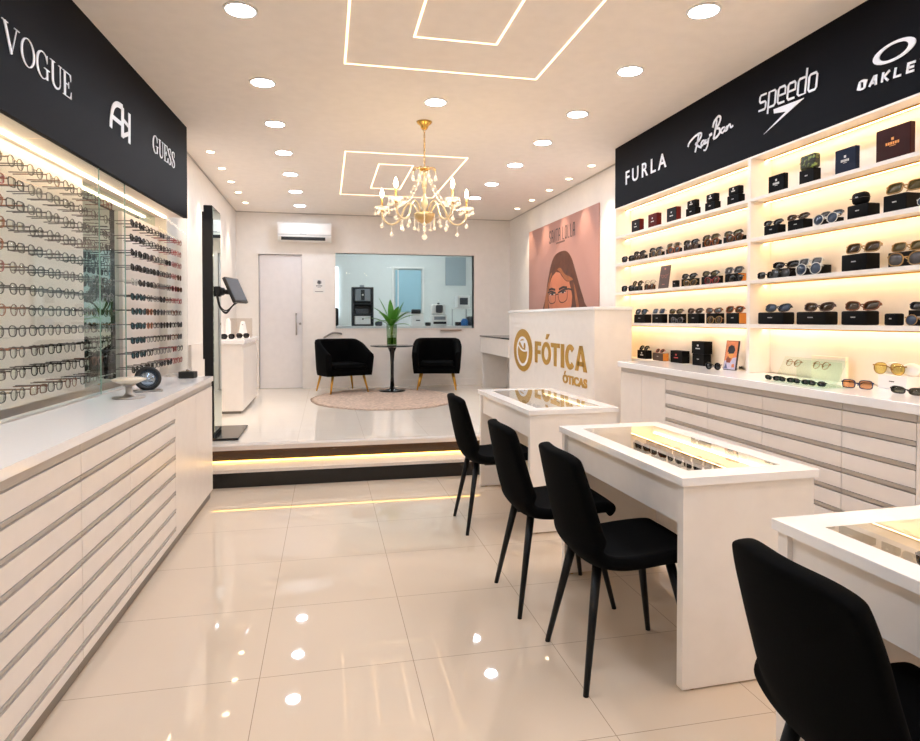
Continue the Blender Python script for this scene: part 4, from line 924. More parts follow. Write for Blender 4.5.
# ------------------------------------------------------------------ black velvet chairs
def chair_shell():
    # centre line of the shell seen from the side: front of the seat, seat, bend, back; x forward, z up
    side = smooth_path([(0.235, 0.445), (0.215, 0.468), (0.10, 0.458), (-0.06, 0.438), (-0.17, 0.455), (-0.222, 0.52), (-0.25, 0.62), (-0.274, 0.74), (-0.296, 0.862)], 4)
    n = len(side); nv = 12; S = []
    for i, (x, z) in enumerate(side):
        t = i/(n-1)
        w = 0.197+0.009*math.sin(PI*min(1, t/0.92))
        a = side[max(i-1, 0)]; b = side[min(i+1, n-1)]; tx, tz = b[0]-a[0], b[1]-a[1]; l = math.hypot(tx, tz)
        nx, nz = tz/l, -tx/l                       # inward normal (towards the sitter)
        nx, nz = (nx, nz) if (nx*0.7+nz*0.7) > 0 else (-nx, -nz)
        lift = 0.034*math.sin(PI*min(1, max(0, (t-0.06)/0.94)))**1.3
        cur = 0.035 if t > 0.6 else 0.0
        row = []
        for j in range(nv+1):
            v = -1+2*j/nv; ww = w
            e = abs(v)**3
            row.append(Vector((x+nx*(lift*e+cur*v*v), v*ww, z+nz*(lift*e+cur*v*v))))
        S.append(row)
    # round off the two upper corners and the two front corners
    for i in range(n):
        t = i/(n-1)
        if t > 0.86:
            k = (t-0.86)/0.14
            for j in range(nv+1):
                v = -1+2*j/nv; S[i][j].z -= 0.030*k*abs(v)**4; S[i][j].y *= 1-0.10*k*k
        if t < 0.14:
            k = 1-t/0.14
            for j in range(nv+1):
                v = -1+2*j/nv; S[i][j].x -= 0.05*k*abs(v)**4; S[i][j].y *= 1-0.06*k*k
    vs, fs = [], []
    for row in S: vs += row
    for i in range(n-1):
        for j in range(nv): a = i*(nv+1)+j; fs.append((a, a+1, a+nv+2, a+nv+1))
    return MB().add(vs, fs, 0, True)
def make_chair(label, loc, rz):
    t = thing('dining_chair', label, 'chair', loc, rz, 'black velvet chairs at the desks')
    o = put(chair_shell(), 'seat_shell', M['velvet'], t)
    so = o.modifiers.new('s', 'SOLIDIFY'); so.thickness = 0.05; so.offset = 0; so.use_even_offset = True
    ss = o.modifiers.new('b', 'SUBSURF'); ss.levels = 2; ss.render_levels = 2
    put(MB().rbox(-0.10, 0.09, -0.10, 0.10, 0.408, 0.43, 0.006, 1), 'under_frame', M['blackleg'], t)
    for sx, sy in ((-1, -1), (-1, 1), (1, -1), (1, 1)):
        top = (0.145*sx-0.01, 0.115*sy, 0.447); bot = ((0.225 if sx > 0 else -0.235), 0.198*sy, 0.004)
        put(MB().tube([top, bot], [0.019, 0.0105], 12).tube([bot, (bot[0], bot[1], 0.0)], [0.0105, 0.0105], 12), 'leg', M['blackleg'], t)
    return t
make_chair('black velvet chair pushed up to the middle glass-topped desk, at its near half', (1.140, 2.274, 0), 0.0)
c0 = [o for o in bpy.data.objects if o.name == 'dining_chair'][0]
copy_tree(c0, (1.085, 2.885, 0), 0.0, 'black velvet chair between the middle and the farthest desk, second from the step')
copy_tree(c0, (1.095, 4.0, 0), 0.0, 'black velvet chair at the farthest desk, closest to the lit step')
copy_tree(c0, (1.20, 1.10, 0), -0.03, 'large looking black velvet chair nearest the camera, cut off by the bottom edge')

# ------------------------------------------------------------------ reception desk with the gold sign
QX, QY0, QY1, QZ = 2.335, 5.2, 7.85, 1.435
rd = thing('reception_desk', 'tall white reception desk with gold eye emblem and shop lettering', 'reception desk', (2.5, 6.5, PZ))
put(MB().box(QX, 2.695, QY0, QY1, PZ+0.001, QZ), 'body', M['white'], rd, True)
put(MB().rbox(QX-0.015, 2.70, QY0-0.012, QY1+0.01, QZ+0.0005, QZ+0.03, 0.003, 1), 'counter_top', M['whitetop'], rd, True)
def Qp(px, py): p = at(px, py, X=QX); return (-p.y, p.z)
gf = Flat((QX-0.0005, 0, 0), (0, -1, 0), (0, 0, 1), (-1, 0, 0), 0.006)
a = Qp(535, 363); b = Qp(587, 371.5); tp = Qp(536, 342)[1]; tp2 = Qp(586, 345.5)[1]
h = ((tp-a[1])+(tp2-b[1]))/2; yb = (a[1]+b[1])/2; w = b[0]-a[0]
cell = w/5.55
gx = a[0]; LWG = h*0.21
def G(x, pts, ww=1.0, closed=False): gf.stroke([(x+p[0]*cell, yb+p[1]*h) for p in pts], LWG*ww, closed=closed)
def lx(px): return Qp(px, 352)[0]
# F O-acute T I C A, bold sans
xF0, xF1 = lx(535.3), lx(541.2); xO0, xO1 = lx(542), lx(551.2); xT0, xT1 = lx(551.2), lx(560); xI0, xI1 = lx(561.2), lx(564.4); xC0, xC1 = lx(565.6), lx(574.6); xA0, xA1 = lx(575.3), lx(587.3)
sw = h*0.2
hs = 0.20
def V(x, y): return (x, yb+y*h)
fw = xF1-xF0
gf.poly([V(xF0, 0), V(xF0+fw*0.42, 0), V(xF0+fw*0.42, 1), V(xF0, 1)]); gf.poly([V(xF0+fw*0.42, 0.81), V(xF1, 0.81), V(xF1, 1), V(xF0+fw*0.42, 1)]); gf.poly([V(xF0+fw*0.42, 0.42), V(xF1-fw*0.08, 0.42), V(xF1-fw*0.08, 0.6), V(xF0+fw*0.42, 0.6)])
ow = xO1-xO0; gf.ring((xO0+xO1)/2, yb+h*0.5, (ow/2, h*0.52), (ow*0.25, h*0.3))
gf.poly([V(xO0+ow*0.42, 1.14), V(xO0+ow*0.62, 1.14), V(xO0+ow*0.85, 1.38), V(xO0+ow*0.55, 1.38)])
tw = xT1-xT0; gf.poly([V(xT0, 0.81), V(xT1, 0.81), V(xT1, 1), V(xT0, 1)]); gf.poly([V(xT0+tw*0.36, 0), V(xT0+tw*0.64, 0), V(xT0+tw*0.64, 0.81), V(xT0+tw*0.36, 0.81)])
gf.poly([V(xI0, 0), V(xI1, 0), V(xI1, 1), V(xI0, 1)])
cw = xC1-xC0; gf.ring((xC0+xC1)/2+cw*0.05, yb+h*0.5, (cw*0.55, h*0.52), (cw*0.24, h*0.3), a0=PI*0.24, a1=PI*1.76)
aw = xA1-xA0
gf.poly([V(xA0, 0), V(xA0+aw*0.27, 0), V(xA0+aw*0.56, 1), V(xA0+aw*0.38, 1)]); gf.poly([V(xA1-aw*0.27, 0), V(xA1, 0), V(xA0+aw*0.62, 1), V(xA0+aw*0.44, 1)]); gf.poly([V(xA0+aw*0.22, 0.2), V(xA1-aw*0.22, 0.2), V(xA1-aw*0.28, 0.38), V(xA0+aw*0.28, 0.38)])
put(gf.mb, 'gold_lettering', M['gold'], rd, True)
g2 = Flat((QX-0.0005, 0, 0), (0, -1, 0), (0, 0, 1), (-1, 0, 0), 0.006)
a = Qp(563, 383.5); b = Qp(587.3, 388); t2 = Qp(564, 376)[1]
g2.text('OTICAS', a[0], (a[1]+b[1])/2, b[0]-a[0], (t2-a[1])*1.12, 0.045, 0, 1.05)
aw = (b[0]-a[0])/6
g2.poly([(a[0]+aw*0.35, t2+0.02), (a[0]+aw*0.6, t2+0.02), (a[0]+aw*0.85, t2+0.055), (a[0]+aw*0.55, t2+0.055)])
put(g2.mb, 'gold_lettering', M['gold'], rd, True)
g3 = Flat((QX-0.0005, 0, 0), (0, -1, 0), (0, 0, 1), (-1, 0, 0), 0.005)
a = Qp(514.2, 351); b = Qp(532.6, 351); cxo, rx = (a[0]+b[0])/2, (b[0]-a[0])/2; zt, zb = Qp(523.5, 329)[1], Qp(524, 371.5)[1]; cyo, ry = (zt+zb)/2, (zt-zb)/2
g3.disc(cxo, cyo, rx, ry, 0, 0, 36)
g3.ring(cxo, cyo-ry*0.05, (rx*0.66, ry*0.70), (rx*0.52, ry*0.58), 1, 0.002, 32)
g3.poly([(cxo-rx*0.30, cyo+ry*0.42), (cxo+rx*0.05, cyo+ry*0.12), (cxo+rx*0.32, cyo+ry*0.05), (cxo+rx*0.5, cyo+ry*0.02), (cxo+rx*0.42, cyo+ry*0.32), (cxo+rx*0.2, cyo+ry*0.48)], 1, 0.002)
g3.stroke(smooth_path([(cxo-rx*0.48, cyo+ry*0.25), (cxo-rx*0.2, cyo+ry*0.06), (cxo+rx*0.15, cyo-ry*0.02), (cxo+rx*0.5, cyo+ry*0.02)], 4), rx*0.06, 1, 0.0022)
g3.disc(cxo+rx*0.24, cyo+ry*0.2, rx*0.10, ry*0.16, 0, 0.004, 14)
put(g3.mb, 'gold_emblem', [M['gold'], M['letter']], rd, True)
# white side table with black top behind it
wt = thing('side_table', 'white table with black top against the back right wall behind the reception desk', 'table', (2.6, 8.7, PZ))
put(MB().rbox(2.325, 2.955, 7.87, 9.42, 1.085, 1.105, 0.003, 1), 'table_top', M['blackgloss'], wt, True)
put(MB().box(2.335, 2.35, 7.88, 9.41, 0.85, 1.0845), 'apron', M['white'], wt, True)
for y in (7.88, 9.38): put(MB().box(2.36, 2.95, y, y+0.03, PZ+0.001, 1.0845), 'side_panel', M['white'], wt, True)
put(MB().box(2.75, 2.77, 7.911, 9.379, PZ+0.001, 1.0845), 'back_panel', M['white'], wt, True)
# poster
PX = 2.968
a, b = at(529.9, 232.1, X=PX), at(600, 203, X=PX); py1, py0, pzt = a.y, b.y, (a.z+b.z)/2; pzb = 1.36
po = thing('wall_poster', 'large pink poster of a brown-haired woman in glasses behind the reception desk', 'poster', (PX, (py0+py1)/2, pzb))
put(MB().box(PX-0.012, PX, py0, py1, pzb, pzt), 'panel', mat('pink poster paper', (188, 140, 128), 0.4, noise=(2, 0.03)), po, True)
PFX = PX-0.012
def Pp(px, py): p = at(px, py, X=PFX); return (-p.y, p.z)
def Z(zx, zy): return Pp(520+zx/6.444, 195+zy/6.444)
pt = Flat((PFX-0.0002, 0, 0), (0, -1, 0), (0, 0, 1), (-1, 0, 0), 0.0004)
PM = [mat('brown hair print', (84, 44, 24), 0.45, noise=(9, 0.45)), mat('face print', (206, 124, 88), 0.45), mat('golden hair print', (160, 92, 48), 0.45, noise=(14, 0.2)), mat('dark brown print', (48, 28, 22), 0.45),
      mat('eye white print', (232, 214, 202), 0.45), mat('lip print', (178, 92, 80), 0.45), mat('face shade print', (196, 118, 86), 0.45)]
def poly(pts, mi, lift, sm=True):
    q = [Z(*p) for p in pts]
    if sm: q = smooth_path(q+[q[0]], 4)[:-1]
    pt.poly(q, mi, lift)
poly([(140, 760), (165, 660), (178, 560), (200, 450), (225, 390), (262, 364), (300, 362), (330, 400), (350, 460), (372, 540), (392, 610), (415, 690), (420, 760)], 0, 0)
poly([(196, 760), (184, 690), (184, 620), (196, 560), (214, 515), (236, 496), (290, 520), (322, 560), (336, 610), (334, 680), (318, 760)], 1, 0.0005)
poly([(196, 760), (184, 690), (184, 620), (196, 560), (206, 570), (200, 640), (206, 700), (216, 760)], 6, 0.0009)
poly([(214, 520), (236, 455), (262, 410), (290, 400), (322, 450), (345, 520), (338, 550), (300, 556), (268, 520), (246, 486)], 0, 0.0013)
poly([(240, 480), (262, 500), (296, 548), (340, 548), (330, 530), (290, 510), (262, 470)], 2, 0.0017)
poly([(318, 560), (345, 560), (372, 640), (392, 760), (330, 760), (338, 660)], 0, 0.0013)
poly([(345, 560), (358, 600), (378, 700), (384, 760), (370, 760), (355, 650)], 2, 0.0017)
poly([(164, 660), (190, 540), (206, 500), (190, 590), (184, 680), (178, 760), (158, 760)], 2, 0.0017)
for cx, cy in ((209, 640), (277, 627)):
    poly([(cx-17, cy+3), (cx, cy-7), (cx+17, cy-2), (cx, cy+7)], 4, 0.0017); poly([(cx-7, cy-5), (cx+7, cy-6), (cx+7, cy+6), (cx-7, cy+6)], 3, 0.0021)
    pt.stroke([Z(cx-20, cy+1), Z(cx-2, cy-10), Z(cx+20, cy-6)], 0.018, 3, 0.0022)
pt.stroke([Z(188, 612), Z(205, 604), Z(228, 612)], 0.03, 3, 0.0021); pt.stroke([Z(252, 608), Z(278, 594), Z(304, 596)], 0.03, 3, 0.0021)
pt.stroke([Z(244, 640), Z(238, 690), Z(232, 712), Z(246, 718)], 0.012, 6, 0.0021)
for pts in ([(183, 630), (184, 670), (194, 696), (214, 698), (228, 684), (230, 640)], [(248, 632), (250, 668), (262, 690), (284, 690), (304, 668), (306, 616)]):
    pt.stroke(smooth_path([Z(*p) for p in pts], 4), 0.012, 3, 0.0026)
pt.stroke([Z(180, 630), Z(206, 620), Z(232, 632)], 0.02, 3, 0.0026); pt.stroke([Z(246, 630), Z(278, 610), Z(320, 604)], 0.02, 3, 0.0026); pt.stroke([Z(230, 645), Z(240, 638), Z(248, 642)], 0.014, 3, 0.0026); pt.stroke([Z(320, 606), Z(338, 610)], 0.022, 3, 0.0026)
put(pt.mb, 'printed_portrait', PM, po, True)
tx = Flat((PFX-0.0002, 0, 0), (0, -1, 0), (0, 0, 1), (-1, 0, 0), 0.0005)
a, b = Z(188, 318), Z(355, 262); tt = Z(188, 240)[1]
cw_, th_, ty_ = (b[0]-a[0])/10.4, tt-a[1], (a[1]+b[1])/2+0.005
LT = {'S': [[(0.62, 0.8), (0.55, 0.97), (0.2, 0.97), (0.1, 0.8), (0.1, 0.62), (0.6, 0.4), (0.62, 0.2), (0.52, 0.03), (0.18, 0.03), (0.08, 0.2)]], 'A': [[(0.08, 0), (0.08, 0.8), (0.2, 0.97), (0.52, 0.97), (0.62, 0.8), (0.62, 0)], [(0.08, 0.42), (0.62, 0.42)]], 'N': [[(0.08, 0), (0.08, 1), (0.62, 0), (0.62, 1)]],
      'T': [[(0.0, 0.97), (0.7, 0.97)], [(0.35, 0.97), (0.35, 0)]], 'L': [[(0.1, 1), (0.1, 0.03), (0.6, 0.03)]], 'O': [[(0.08, 0.2), (0.08, 0.8), (0.2, 0.97), (0.5, 0.97), (0.62, 0.8), (0.62, 0.2), (0.5, 0.03), (0.2, 0.03), (0.08, 0.2)]]}
px_ = a[0]
for ch_ in 'SANTA LOLLA':
    for st_ in LT.get(ch_, []): tx.stroke([(px_+q[0]*cw_*1.05, ty_+q[1]*th_) for q in st_], cw_*0.2)
    px_ += cw_ if ch_ != ' ' else cw_*0.6
for q in range(9): tx.poly([(a[0]+0.3*(b[0]-a[0])+q*0.034, a[1]-0.03), (a[0]+0.3*(b[0]-a[0])+q*0.034+0.022, a[1]-0.03), (a[0]+0.3*(b[0]-a[0])+q*0.034+0.022, a[1]-0.008), (a[0]+0.3*(b[0]-a[0])+q*0.034, a[1]-0.008)])
put(tx.mb, 'printed_lettering', M['dark'], po, True)

# ------------------------------------------------------------------ air conditioner, sign, rail
ac = thing('air_conditioner', 'white split air conditioner on the back wall above the door', 'air conditioner', (-0.31, BACK, 2.53))
ax0, ax1 = -0.70, 0.085
prof = [(0, 0.012), (-0.10, 0.0), (-0.17, 0.02), (-0.205, 0.07), (-0.215, 0.12), (-0.212, 0.265), (-0.19, 0.285), (0, 0.285)]
put(MB().prism([(-p[0], p[1]) for p in prof], (ax0, BACK-0.001, 2.525), (0, -1, 0), (0, 0, 1), (1, 0, 0), ax1-ax0), 'housing', M['plastic'], ac, True)
put(MB().box(ax0+0.05, ax1-0.09, BACK-0.209, BACK-0.16, 2.546, 2.592), 'air_outlet', M['black'], ac, True)
put(MB().box(ax0+0.002, ax1-0.002, BACK-0.2175, BACK-0.213, 2.622, 2.626), 'panel_seam', M['midgrey'], ac, True)
put(MB().box(ax0+0.32, ax0+0.42, BACK-0.2178, BACK-0.2135, 2.632, 2.640), 'printed_mark', M['midgrey'], ac, True)
ws = thing('wall_sign', 'small white notice with a round emblem on the back wall beside the door', 'sign', (-0.1, BACK, 1.76))
put(MB().box(-0.19, -0.012, BACK-0.006, BACK, 1.755, 1.975), 'sheet', M['plastic'], ws, True)
wsf = Flat((0, BACK-0.0062, 0), (1, 0, 0), (0, 0, 1), (0, -1, 0), 0.0008)
wsf.disc(-0.1, 1.925, 0.026, 0.026); wsf.ring(-0.1, 1.925, (0.034, 0.034), (0.029, 0.029))
for q in range(5): wsf.poly([(-0.145+q*0.019, 1.862), (-0.145+q*0.019+0.014, 1.862), (-0.145+q*0.019+0.014, 1.878), (-0.145+q*0.019, 1.878)])
wsf.poly([(-0.125, 1.845), (-0.075, 1.845), (-0.075, 1.85), (-0.125, 1.85)]); wsf.poly([(-0.165, 1.778), (-0.04, 1.778), (-0.04, 1.786), (-0.165, 1.786)])
put(wsf.mb, 'printed_mark', M['darkgrey'], ws, True)
p0, p1 = at(324, 336.5, Y=BACK-0.03), at(341.5, 334, Y=BACK-0.03)
solo(MB().tube(smooth_path([(p0.x, BACK-0.001, p0.z-0.02), (p0.x+0.03, BACK-0.03, p0.z), ((p0.x+p1.x)/2, BACK-0.04, p1.z+0.02), (p1.x-0.02, BACK-0.03, p1.z+0.012), (p1.x, BACK-0.001, p1.z)], 5), 0.014, 8), 'wall_rail', M['steel'], 'curved grey metal rail on the back wall above the left armchair', 'rail', (p0.x, BACK, p0.z))
p0, p1 = at(440, 330, Y=BACK), at(461, 330, Y=BACK)
solo(MB().rbox(p0.x, p1.x, BACK-0.05, BACK-0.0125, p0.z-0.008, p0.z+0.004, 0.003, 1), 'wall_ledge', mat('brown wood ledge', (150, 112, 88), 0.5), 'thin brown ledge under the lab window above the right armchair', 'ledge', (p0.x, BACK, p0.z))

# ------------------------------------------------------------------ seating corner
rg = MB(); nr, na = 14, 72
vs, fs = [(0.775, 8.45, PZ+0.018)], []
for i in range(1, nr+1):
    for j in range(na):
        a = 2*PI*j/na; k = i/nr; wob = 1+0.006*math.sin(9*a)+0.004*math.sin(23*a+1)
        z = PZ+0.018 if i < nr else PZ+0.0015
        z += rnd.uniform(-0.003, 0.003) if i < nr else 0
        vs.append((0.775+0.98*k*wob*math.cos(a), 8.45+1.16*k*wob*math.sin(a), z))
for j in range(na): fs.append((0, 1+j, 1+(j+1) % na))
for i in range(nr-1):
    for j in range(na): a = 1+i*na; fs.append((a+j, a+na+j, a+na+(j+1) % na, a+(j+1) % na))
fs.append([1+(nr-1)*na+j for j in range(na)][::-1])
solo(rg.add(vs, fs, 0, True), 'round_rug', M['rug'], 'oval shaggy beige rug under the armchairs on the raised floor', 'rug', (0.75, 8.45, PZ))
RT = PZ+0.0225
def armchair(label, loc, rz):
    t = thing('armchair', label, 'armchair', loc, rz, 'black velvet tub armchairs')
    # local: faces -y ; plan centre line of the wrap, front-left -> back -> front-right
    W, D = 0.315, 0.30
    path = smooth_path([(-W-0.005, -D), (-W-0.01, -0.1), (-W-0.005, 0.08), (-W+0.06, D-0.03), (-0.12, D+0.015), (0, D+0.02), (0.12, D+0.015), (W-0.06, D-0.03), (W+0.005, 0.08), (W+0.01, -0.1), (W+0.005, -D)], 4)
    vs, fs = [], []; n = len(path); cols = []
    for i, (x, y) in enumerate(path):
        a = path[max(i-1, 0)]; b = path[min(i+1, n-1)]; tx, ty = b[0]-a[0], b[1]-a[1]; l = math.hypot(tx, ty); nx, ny = -ty/l, tx/l   # outward (left of travel)
        k = min(1, max(0, (y+D)/(2*D-0.10)))
        zt = 0.555+(0.755-0.555)*(k*k*(3-2*k)*0.35+k*0.65)
        th = 0.042
        sec = [(th*0.85, 0.245), (th, 0.32), (th*1.05, zt-0.05), (th*0.8, zt-0.012), (0.0, zt), (-th*0.8, zt-0.012), (-th, zt-0.05), (-th*0.95, 0.3), (-th*0.85, 0.245)]
        cols.append([len(vs)+q for q in range(len(sec))])
        for o, z in sec:
            fl = 0.93+0.07*min(1, (z-0.2)/0.35)
            vs.append(((x+nx*o)*fl, (y+ny*o)*fl, z))
    m = len(cols[0])
    for i in range(n-1):
        for q in range(m): fs.append((cols[i][q], cols[i+1][q], cols[i+1][(q+1) % m], cols[i][(q+1) % m]))
    fs.append(cols[0]); fs.append(cols[-1][::-1])
    put(MB().add(vs, fs, 0, True), 'wrap_back', M['velvet'], t)
    put(MB().rbox(-0.275, 0.275, -0.30, 0.25, 0.245, 0.335, 0.02, 2), 'seat_base', M['velvet'], t)
    put(MB().rbox(-0.25, 0.25, -0.315, 0.24, 0.336, 0.415, 0.03, 3), 'seat_cushion', M['velvet'], t)
    for sx, sy in ((-1, -1), (1, -1), (-1, 1), (1, 1)):
        put(MB().tube([(sx*0.235, sy*0.22, 0.246), (sx*0.285, sy*0.265, 0.0)], [0.019, 0.011], 12), 'leg', M['brassleg'], t)
    return t
armchair('black velvet tub armchair with gold legs, left of the small round table', (0.225, 9.19, RT), math.radians(22))
armchair('black velvet tub armchair with gold legs, right of the small round table', (1.64, 9.32, RT), math.radians(-12))
tb = thing('pedestal_table', 'small round black pedestal table between the two armchairs', 'table', (0.94, 9.12, RT))
put(MB().lathe([(0.0, 0.0), (0.19, 0.0), (0.19, 0.008), (0.12, 0.016), (0.05, 0.03), (0.032, 0.06)], (0, 0, 0), 36), 'base', M['blackgloss'], tb)
put(MB().lathe([(0.032, 0.058), (0.024, 0.2), (0.024, 0.42), (0.034, 0.56), (0.062, 0.625), (0.08, 0.640)], (0, 0, 0), 24), 'column', M['blackgloss'], tb)
put(MB().lathe([(0.0, 0.6405), (0.26, 0.6405), (0.318, 0.651), (0.318, 0.659), (0.310, 0.662), (0.0, 0.662)], (0, 0, 0), 48), 'table_top', M['blackgloss'], tb)
TZ = RT+0.663
vx, vy = 0.935, 9.12
vs_ = thing('glass_vase', 'clear glass cylinder vase with water on the small round table', 'vase', (vx, vy, TZ))
put(MB().lathe([(0.0, 0), (0.072, 0), (0.078, 0.31), (0.074, 0.31), (0.068, 0.014), (0.0, 0.014)], (0, 0, 0), 32), 'vase_body', M['vaseglass'], vs_)
put(MB().lathe([(0.0, 0.0145), (0.0665, 0.0145), (0.0685, 0.11), (0.0, 0.11)], (0, 0, 0), 32), 'water', M['water'], vs_)
pl = thing('leaf_bouquet', 'green long-leaved cut foliage standing in the glass vase', 'plant', (vx, vy, TZ+0.015))
for i in range(7):
    a = 2*PI*i/7; put(MB().tube([(0.02*math.cos(a), 0.02*math.sin(a), 0.002), (0.012*math.cos(a+1), 0.012*math.sin(a+1), 0.15), (0.03*math.cos(a), 0.03*math.sin(a), 0.34)], [0.007, 0.006, 0.005], 7), 'stem', M['stem'], pl)
def leaf(az, el, L, W, base=0.28, droop=0.25):
    ca, sa = math.cos(az), math.sin(az); n = 9; vs, fs = [], []
    pts = []; x, z = 0.02, base; e = el
    for i in range(n+1):
        pts.append((x, z)); x += L/n*math.cos(e); z += L/n*math.sin(e); e -= droop/n*(1.0+i/n)
    for i, (r, z) in enumerate(pts):
        t = i/n; w = 1.3*W*math.sin(PI*min(1, 0.12+t*0.88))**0.75*(1-0.1*t) if t < 1 else 0.002
        for s_ in (-1, 0, 1):
            vs.append((r*ca-s_*w*sa, r*sa+s_*w*ca, z+(0.25*w if s_ else 0)))
    for i in range(n):
        for j in range(2): q = i*3+j; fs.append((q, q+1, q+4, q+3))
    mb = MB().add(vs, fs, 0, True); k = len(mb.v)
    return MB().add(vs+[(v[0], v[1], v[2]-0.0016) for v in [tuple(x) for x in vs]], fs+[[q+len(vs) for q in f][::-1] for f in fs], 0, True)
lv = [(PI, 0.62, 0.42, 0.036, 0.6), (0.1, 0.68, 0.44, 0.034, 0.6), (PI*0.9, 1.2, 0.42, 0.034, 0.1), (0.2, 1.22, 0.40, 0.034, 0.15), (PI*1.4, 1.38, 0.38, 0.036, 0.1), (PI*1.6, 1.05, 0.34, 0.036, 0.4), (PI*1.25, 0.95, 0.34, 0.034, 0.5), (PI*1.8, 0.85, 0.36, 0.034, 0.5),
      (PI*0.5, 1.2, 0.40, 0.034, 0.2), (PI*0.7, 0.9, 0.36, 0.034, 0.5), (PI*0.3, 0.95, 0.36, 0.034, 0.4), (PI*1.05, 0.95, 0.36, 0.034, 0.4), (PI*1.95, 1.0, 0.34, 0.034, 0.4), (PI*1.5, 0.6, 0.30, 0.034, 0.6), (PI*1.12, 0.5, 0.26, 0.03, 0.8), (PI*1.9, 0.45, 0.28, 0.03, 0.8)]
for i, (az, el, L, W, dp) in enumerate(lv): put(leaf(az, el, L, W, 0.26+0.02*(i % 3), dp), 'leaf', M['leaf'], pl)

# ------------------------------------------------------------------ slim standing display with tablet
kx0, kx1, ky0, ky1 = -1.045, -0.972, 5.85, 6.27
ks = thing('standing_display', 'tall slim black standing mirror display on a flat base by the step', 'display stand', (-0.95, 6.06, PZ))
put(MB().rbox(-1.06, -0.755, 5.76, 6.46, PZ+0.001, PZ+0.022, 0.004, 1), 'base', M['blackgloss'], ks, True)
put(MB().rbox(kx0, kx1, ky0, ky1, PZ+0.0225, 2.352, 0.004, 1), 'pillar', M['black'], ks, True)
put(MB().box(kx0-0.018, kx0-0.0005, ky0+0.03, ky1-0.03, 1.0, 2.30), 'rear_box', M['black'], ks, True)
put(MB().box(kx1+0.0003, kx1+0.005, ky0+0.012, ky1-0.012, PZ+0.06, 2.335), 'mirror_face', M['mirror'], ks, True)
tbm = thing('tablet_monitor', 'small tilted touch monitor on a black arm fixed to the standing display', 'monitor', (-0.80, 5.95, 1.6))
cc = Vector((-0.795, 5.96, 1.612))
mm = Matrix.Translation(cc) @ Matrix.Rotation(math.radians(-15), 4, 'Z') @ Matrix.Rotation(math.radians(-24), 4, 'Y')
def tm(mb): mb.v = [mm @ v for v in mb.v]; return mb
put(tm(MB().rbox(-0.018, 0.012, -0.145, 0.145, -0.122, 0.122, 0.006, 2)), 'screen_housing', M['dark'], tbm, True)
put(tm(MB().box(0.0121, 0.0135, -0.132, 0.132, -0.102, 0.108)), 'screen', M['screen'], tbm, True)
put(tm(MB().rbox(-0.05, -0.0185, -0.06, 0.06, -0.06, 0.06, 0.006, 1)), 'mount_plate', M['black'], tbm, True)
put(MB().rbox(kx1+0.0055, -0.915, 5.89, 5.97, 1.555, 1.645, 0.006, 1).tube([(-0.92, 5.93, 1.60), (-0.91, 5.93, 1.60), (-0.90, 5.94, 1.60)], 0.035, 12).tube([(-0.90, 5.94, 1.60), tuple(mm @ Vector((-0.045, 0, 0)))], 0.022, 10), 'arm', M['black'], tbm, True)
for i, s in enumerate(((0.0, 0.10), (0.03, 0.15), (-0.03, 0.13))):
    put(MB().tube(smooth_path([(-0.95, 5.91+s[0], 1.585), (-0.92, 5.90+s[0], 1.50-s[1]*0.3), (-0.87, 5.90, 1.48-s[1]*0.5), (-0.82, 5.92, 1.47), tuple(mm @ Vector((-0.02, -0.05+s[0], -0.11)))], 5), 0.006, 6), 'cable', M['black'], tbm, True)

# white side cabinet behind it with display stands
sc_ = thing('side_cabinet', 'low white cabinet along the left wall beside the back door', 'cabinet', (-1.1, 8.1, PZ))
put(MB().box(-1.318, -0.925, 7.40, 8.82, PZ+0.03, 1.075), 'body', M['white'], sc_, True)
put(MB().box(-1.318, -0.945, 7.42, 8.80, PZ+0.001, PZ+0.0295), 'plinth', M['toe'], sc_, True)
put(MB().box(-1.318, -1.292, 6.56, 7.399, PZ+0.001, 1.10), 'side_panel', M['white'], sc_, True)
put(MB().box(-0.9245, -0.913, 7.404, 8.10, PZ+0.04, 1.03).box(-0.9245, -0.913, 8.106, 8.816, PZ+0.04, 1.03), 'door', M['white'], sc_, True)
put(MB().rbox(-1.318, -0.895, 7.37, 8.84, 1.0755, 1.125, 0.004, 1), 'top', M['whitetop'], sc_, True)
def fold(x, y, lab):
    pass
for i, (px, w_, lab) in enumerate(((229, 0.13, 'white rounded display stand with folded black sunglasses, left on the side cabinet'), (242, 0.16, 'white cone shaped display stand with black sunglasses, right on the side cabinet'))):
    p = at(px, 334, Z=1.126); y = 7.75+0.35*i; x = -1.12+0.12*i
    t = thing('display_stand', lab, 'display stand', (x, y, 1.1255), 0)
    put(MB().lathe([(w_*0.5, 0), (w_*0.5, 0.012), (w_*0.36, 0.03), (w_*0.2, 0.16), (w_*0.14, 0.20), (0.0, 0.205)] if i else [(w_*0.5, 0), (w_*0.5, 0.012), (w_*0.24, 0.03), (w_*0.22, 0.2), (w_*0.1, 0.235), (0, 0.24)], (0, 0, 0), 28), 'stand_body', M['plastic'], t)
    put(MB().tube([(0, -w_*0.16, 0.16), (0, -w_*0.20, 0.16)], 0.008, 10), 'peg', M['darkgrey'], t)
    glasses('big', 'black', 'black', (x+0.02, y-0.17, 1.126), 0.5, 'black sunglasses at the foot of the %s display stand on the side cabinet' % ('left', 'right')[i], None, 1.1)
t = thing('acrylic_stand', 'clear acrylic upright holder at the back of the side cabinet', 'display stand', (-1.05, 8.45, 1.1255))
put(MB().box(-0.16, 0.12, 0, 0.006, 0.003, 0.24), 'back_sheet', M['acrylic'], t); put(MB().box(-0.16, 0.12, -0.09, 0.006, 0, 0.0028), 'foot_sheet', M['acrylic'], t)
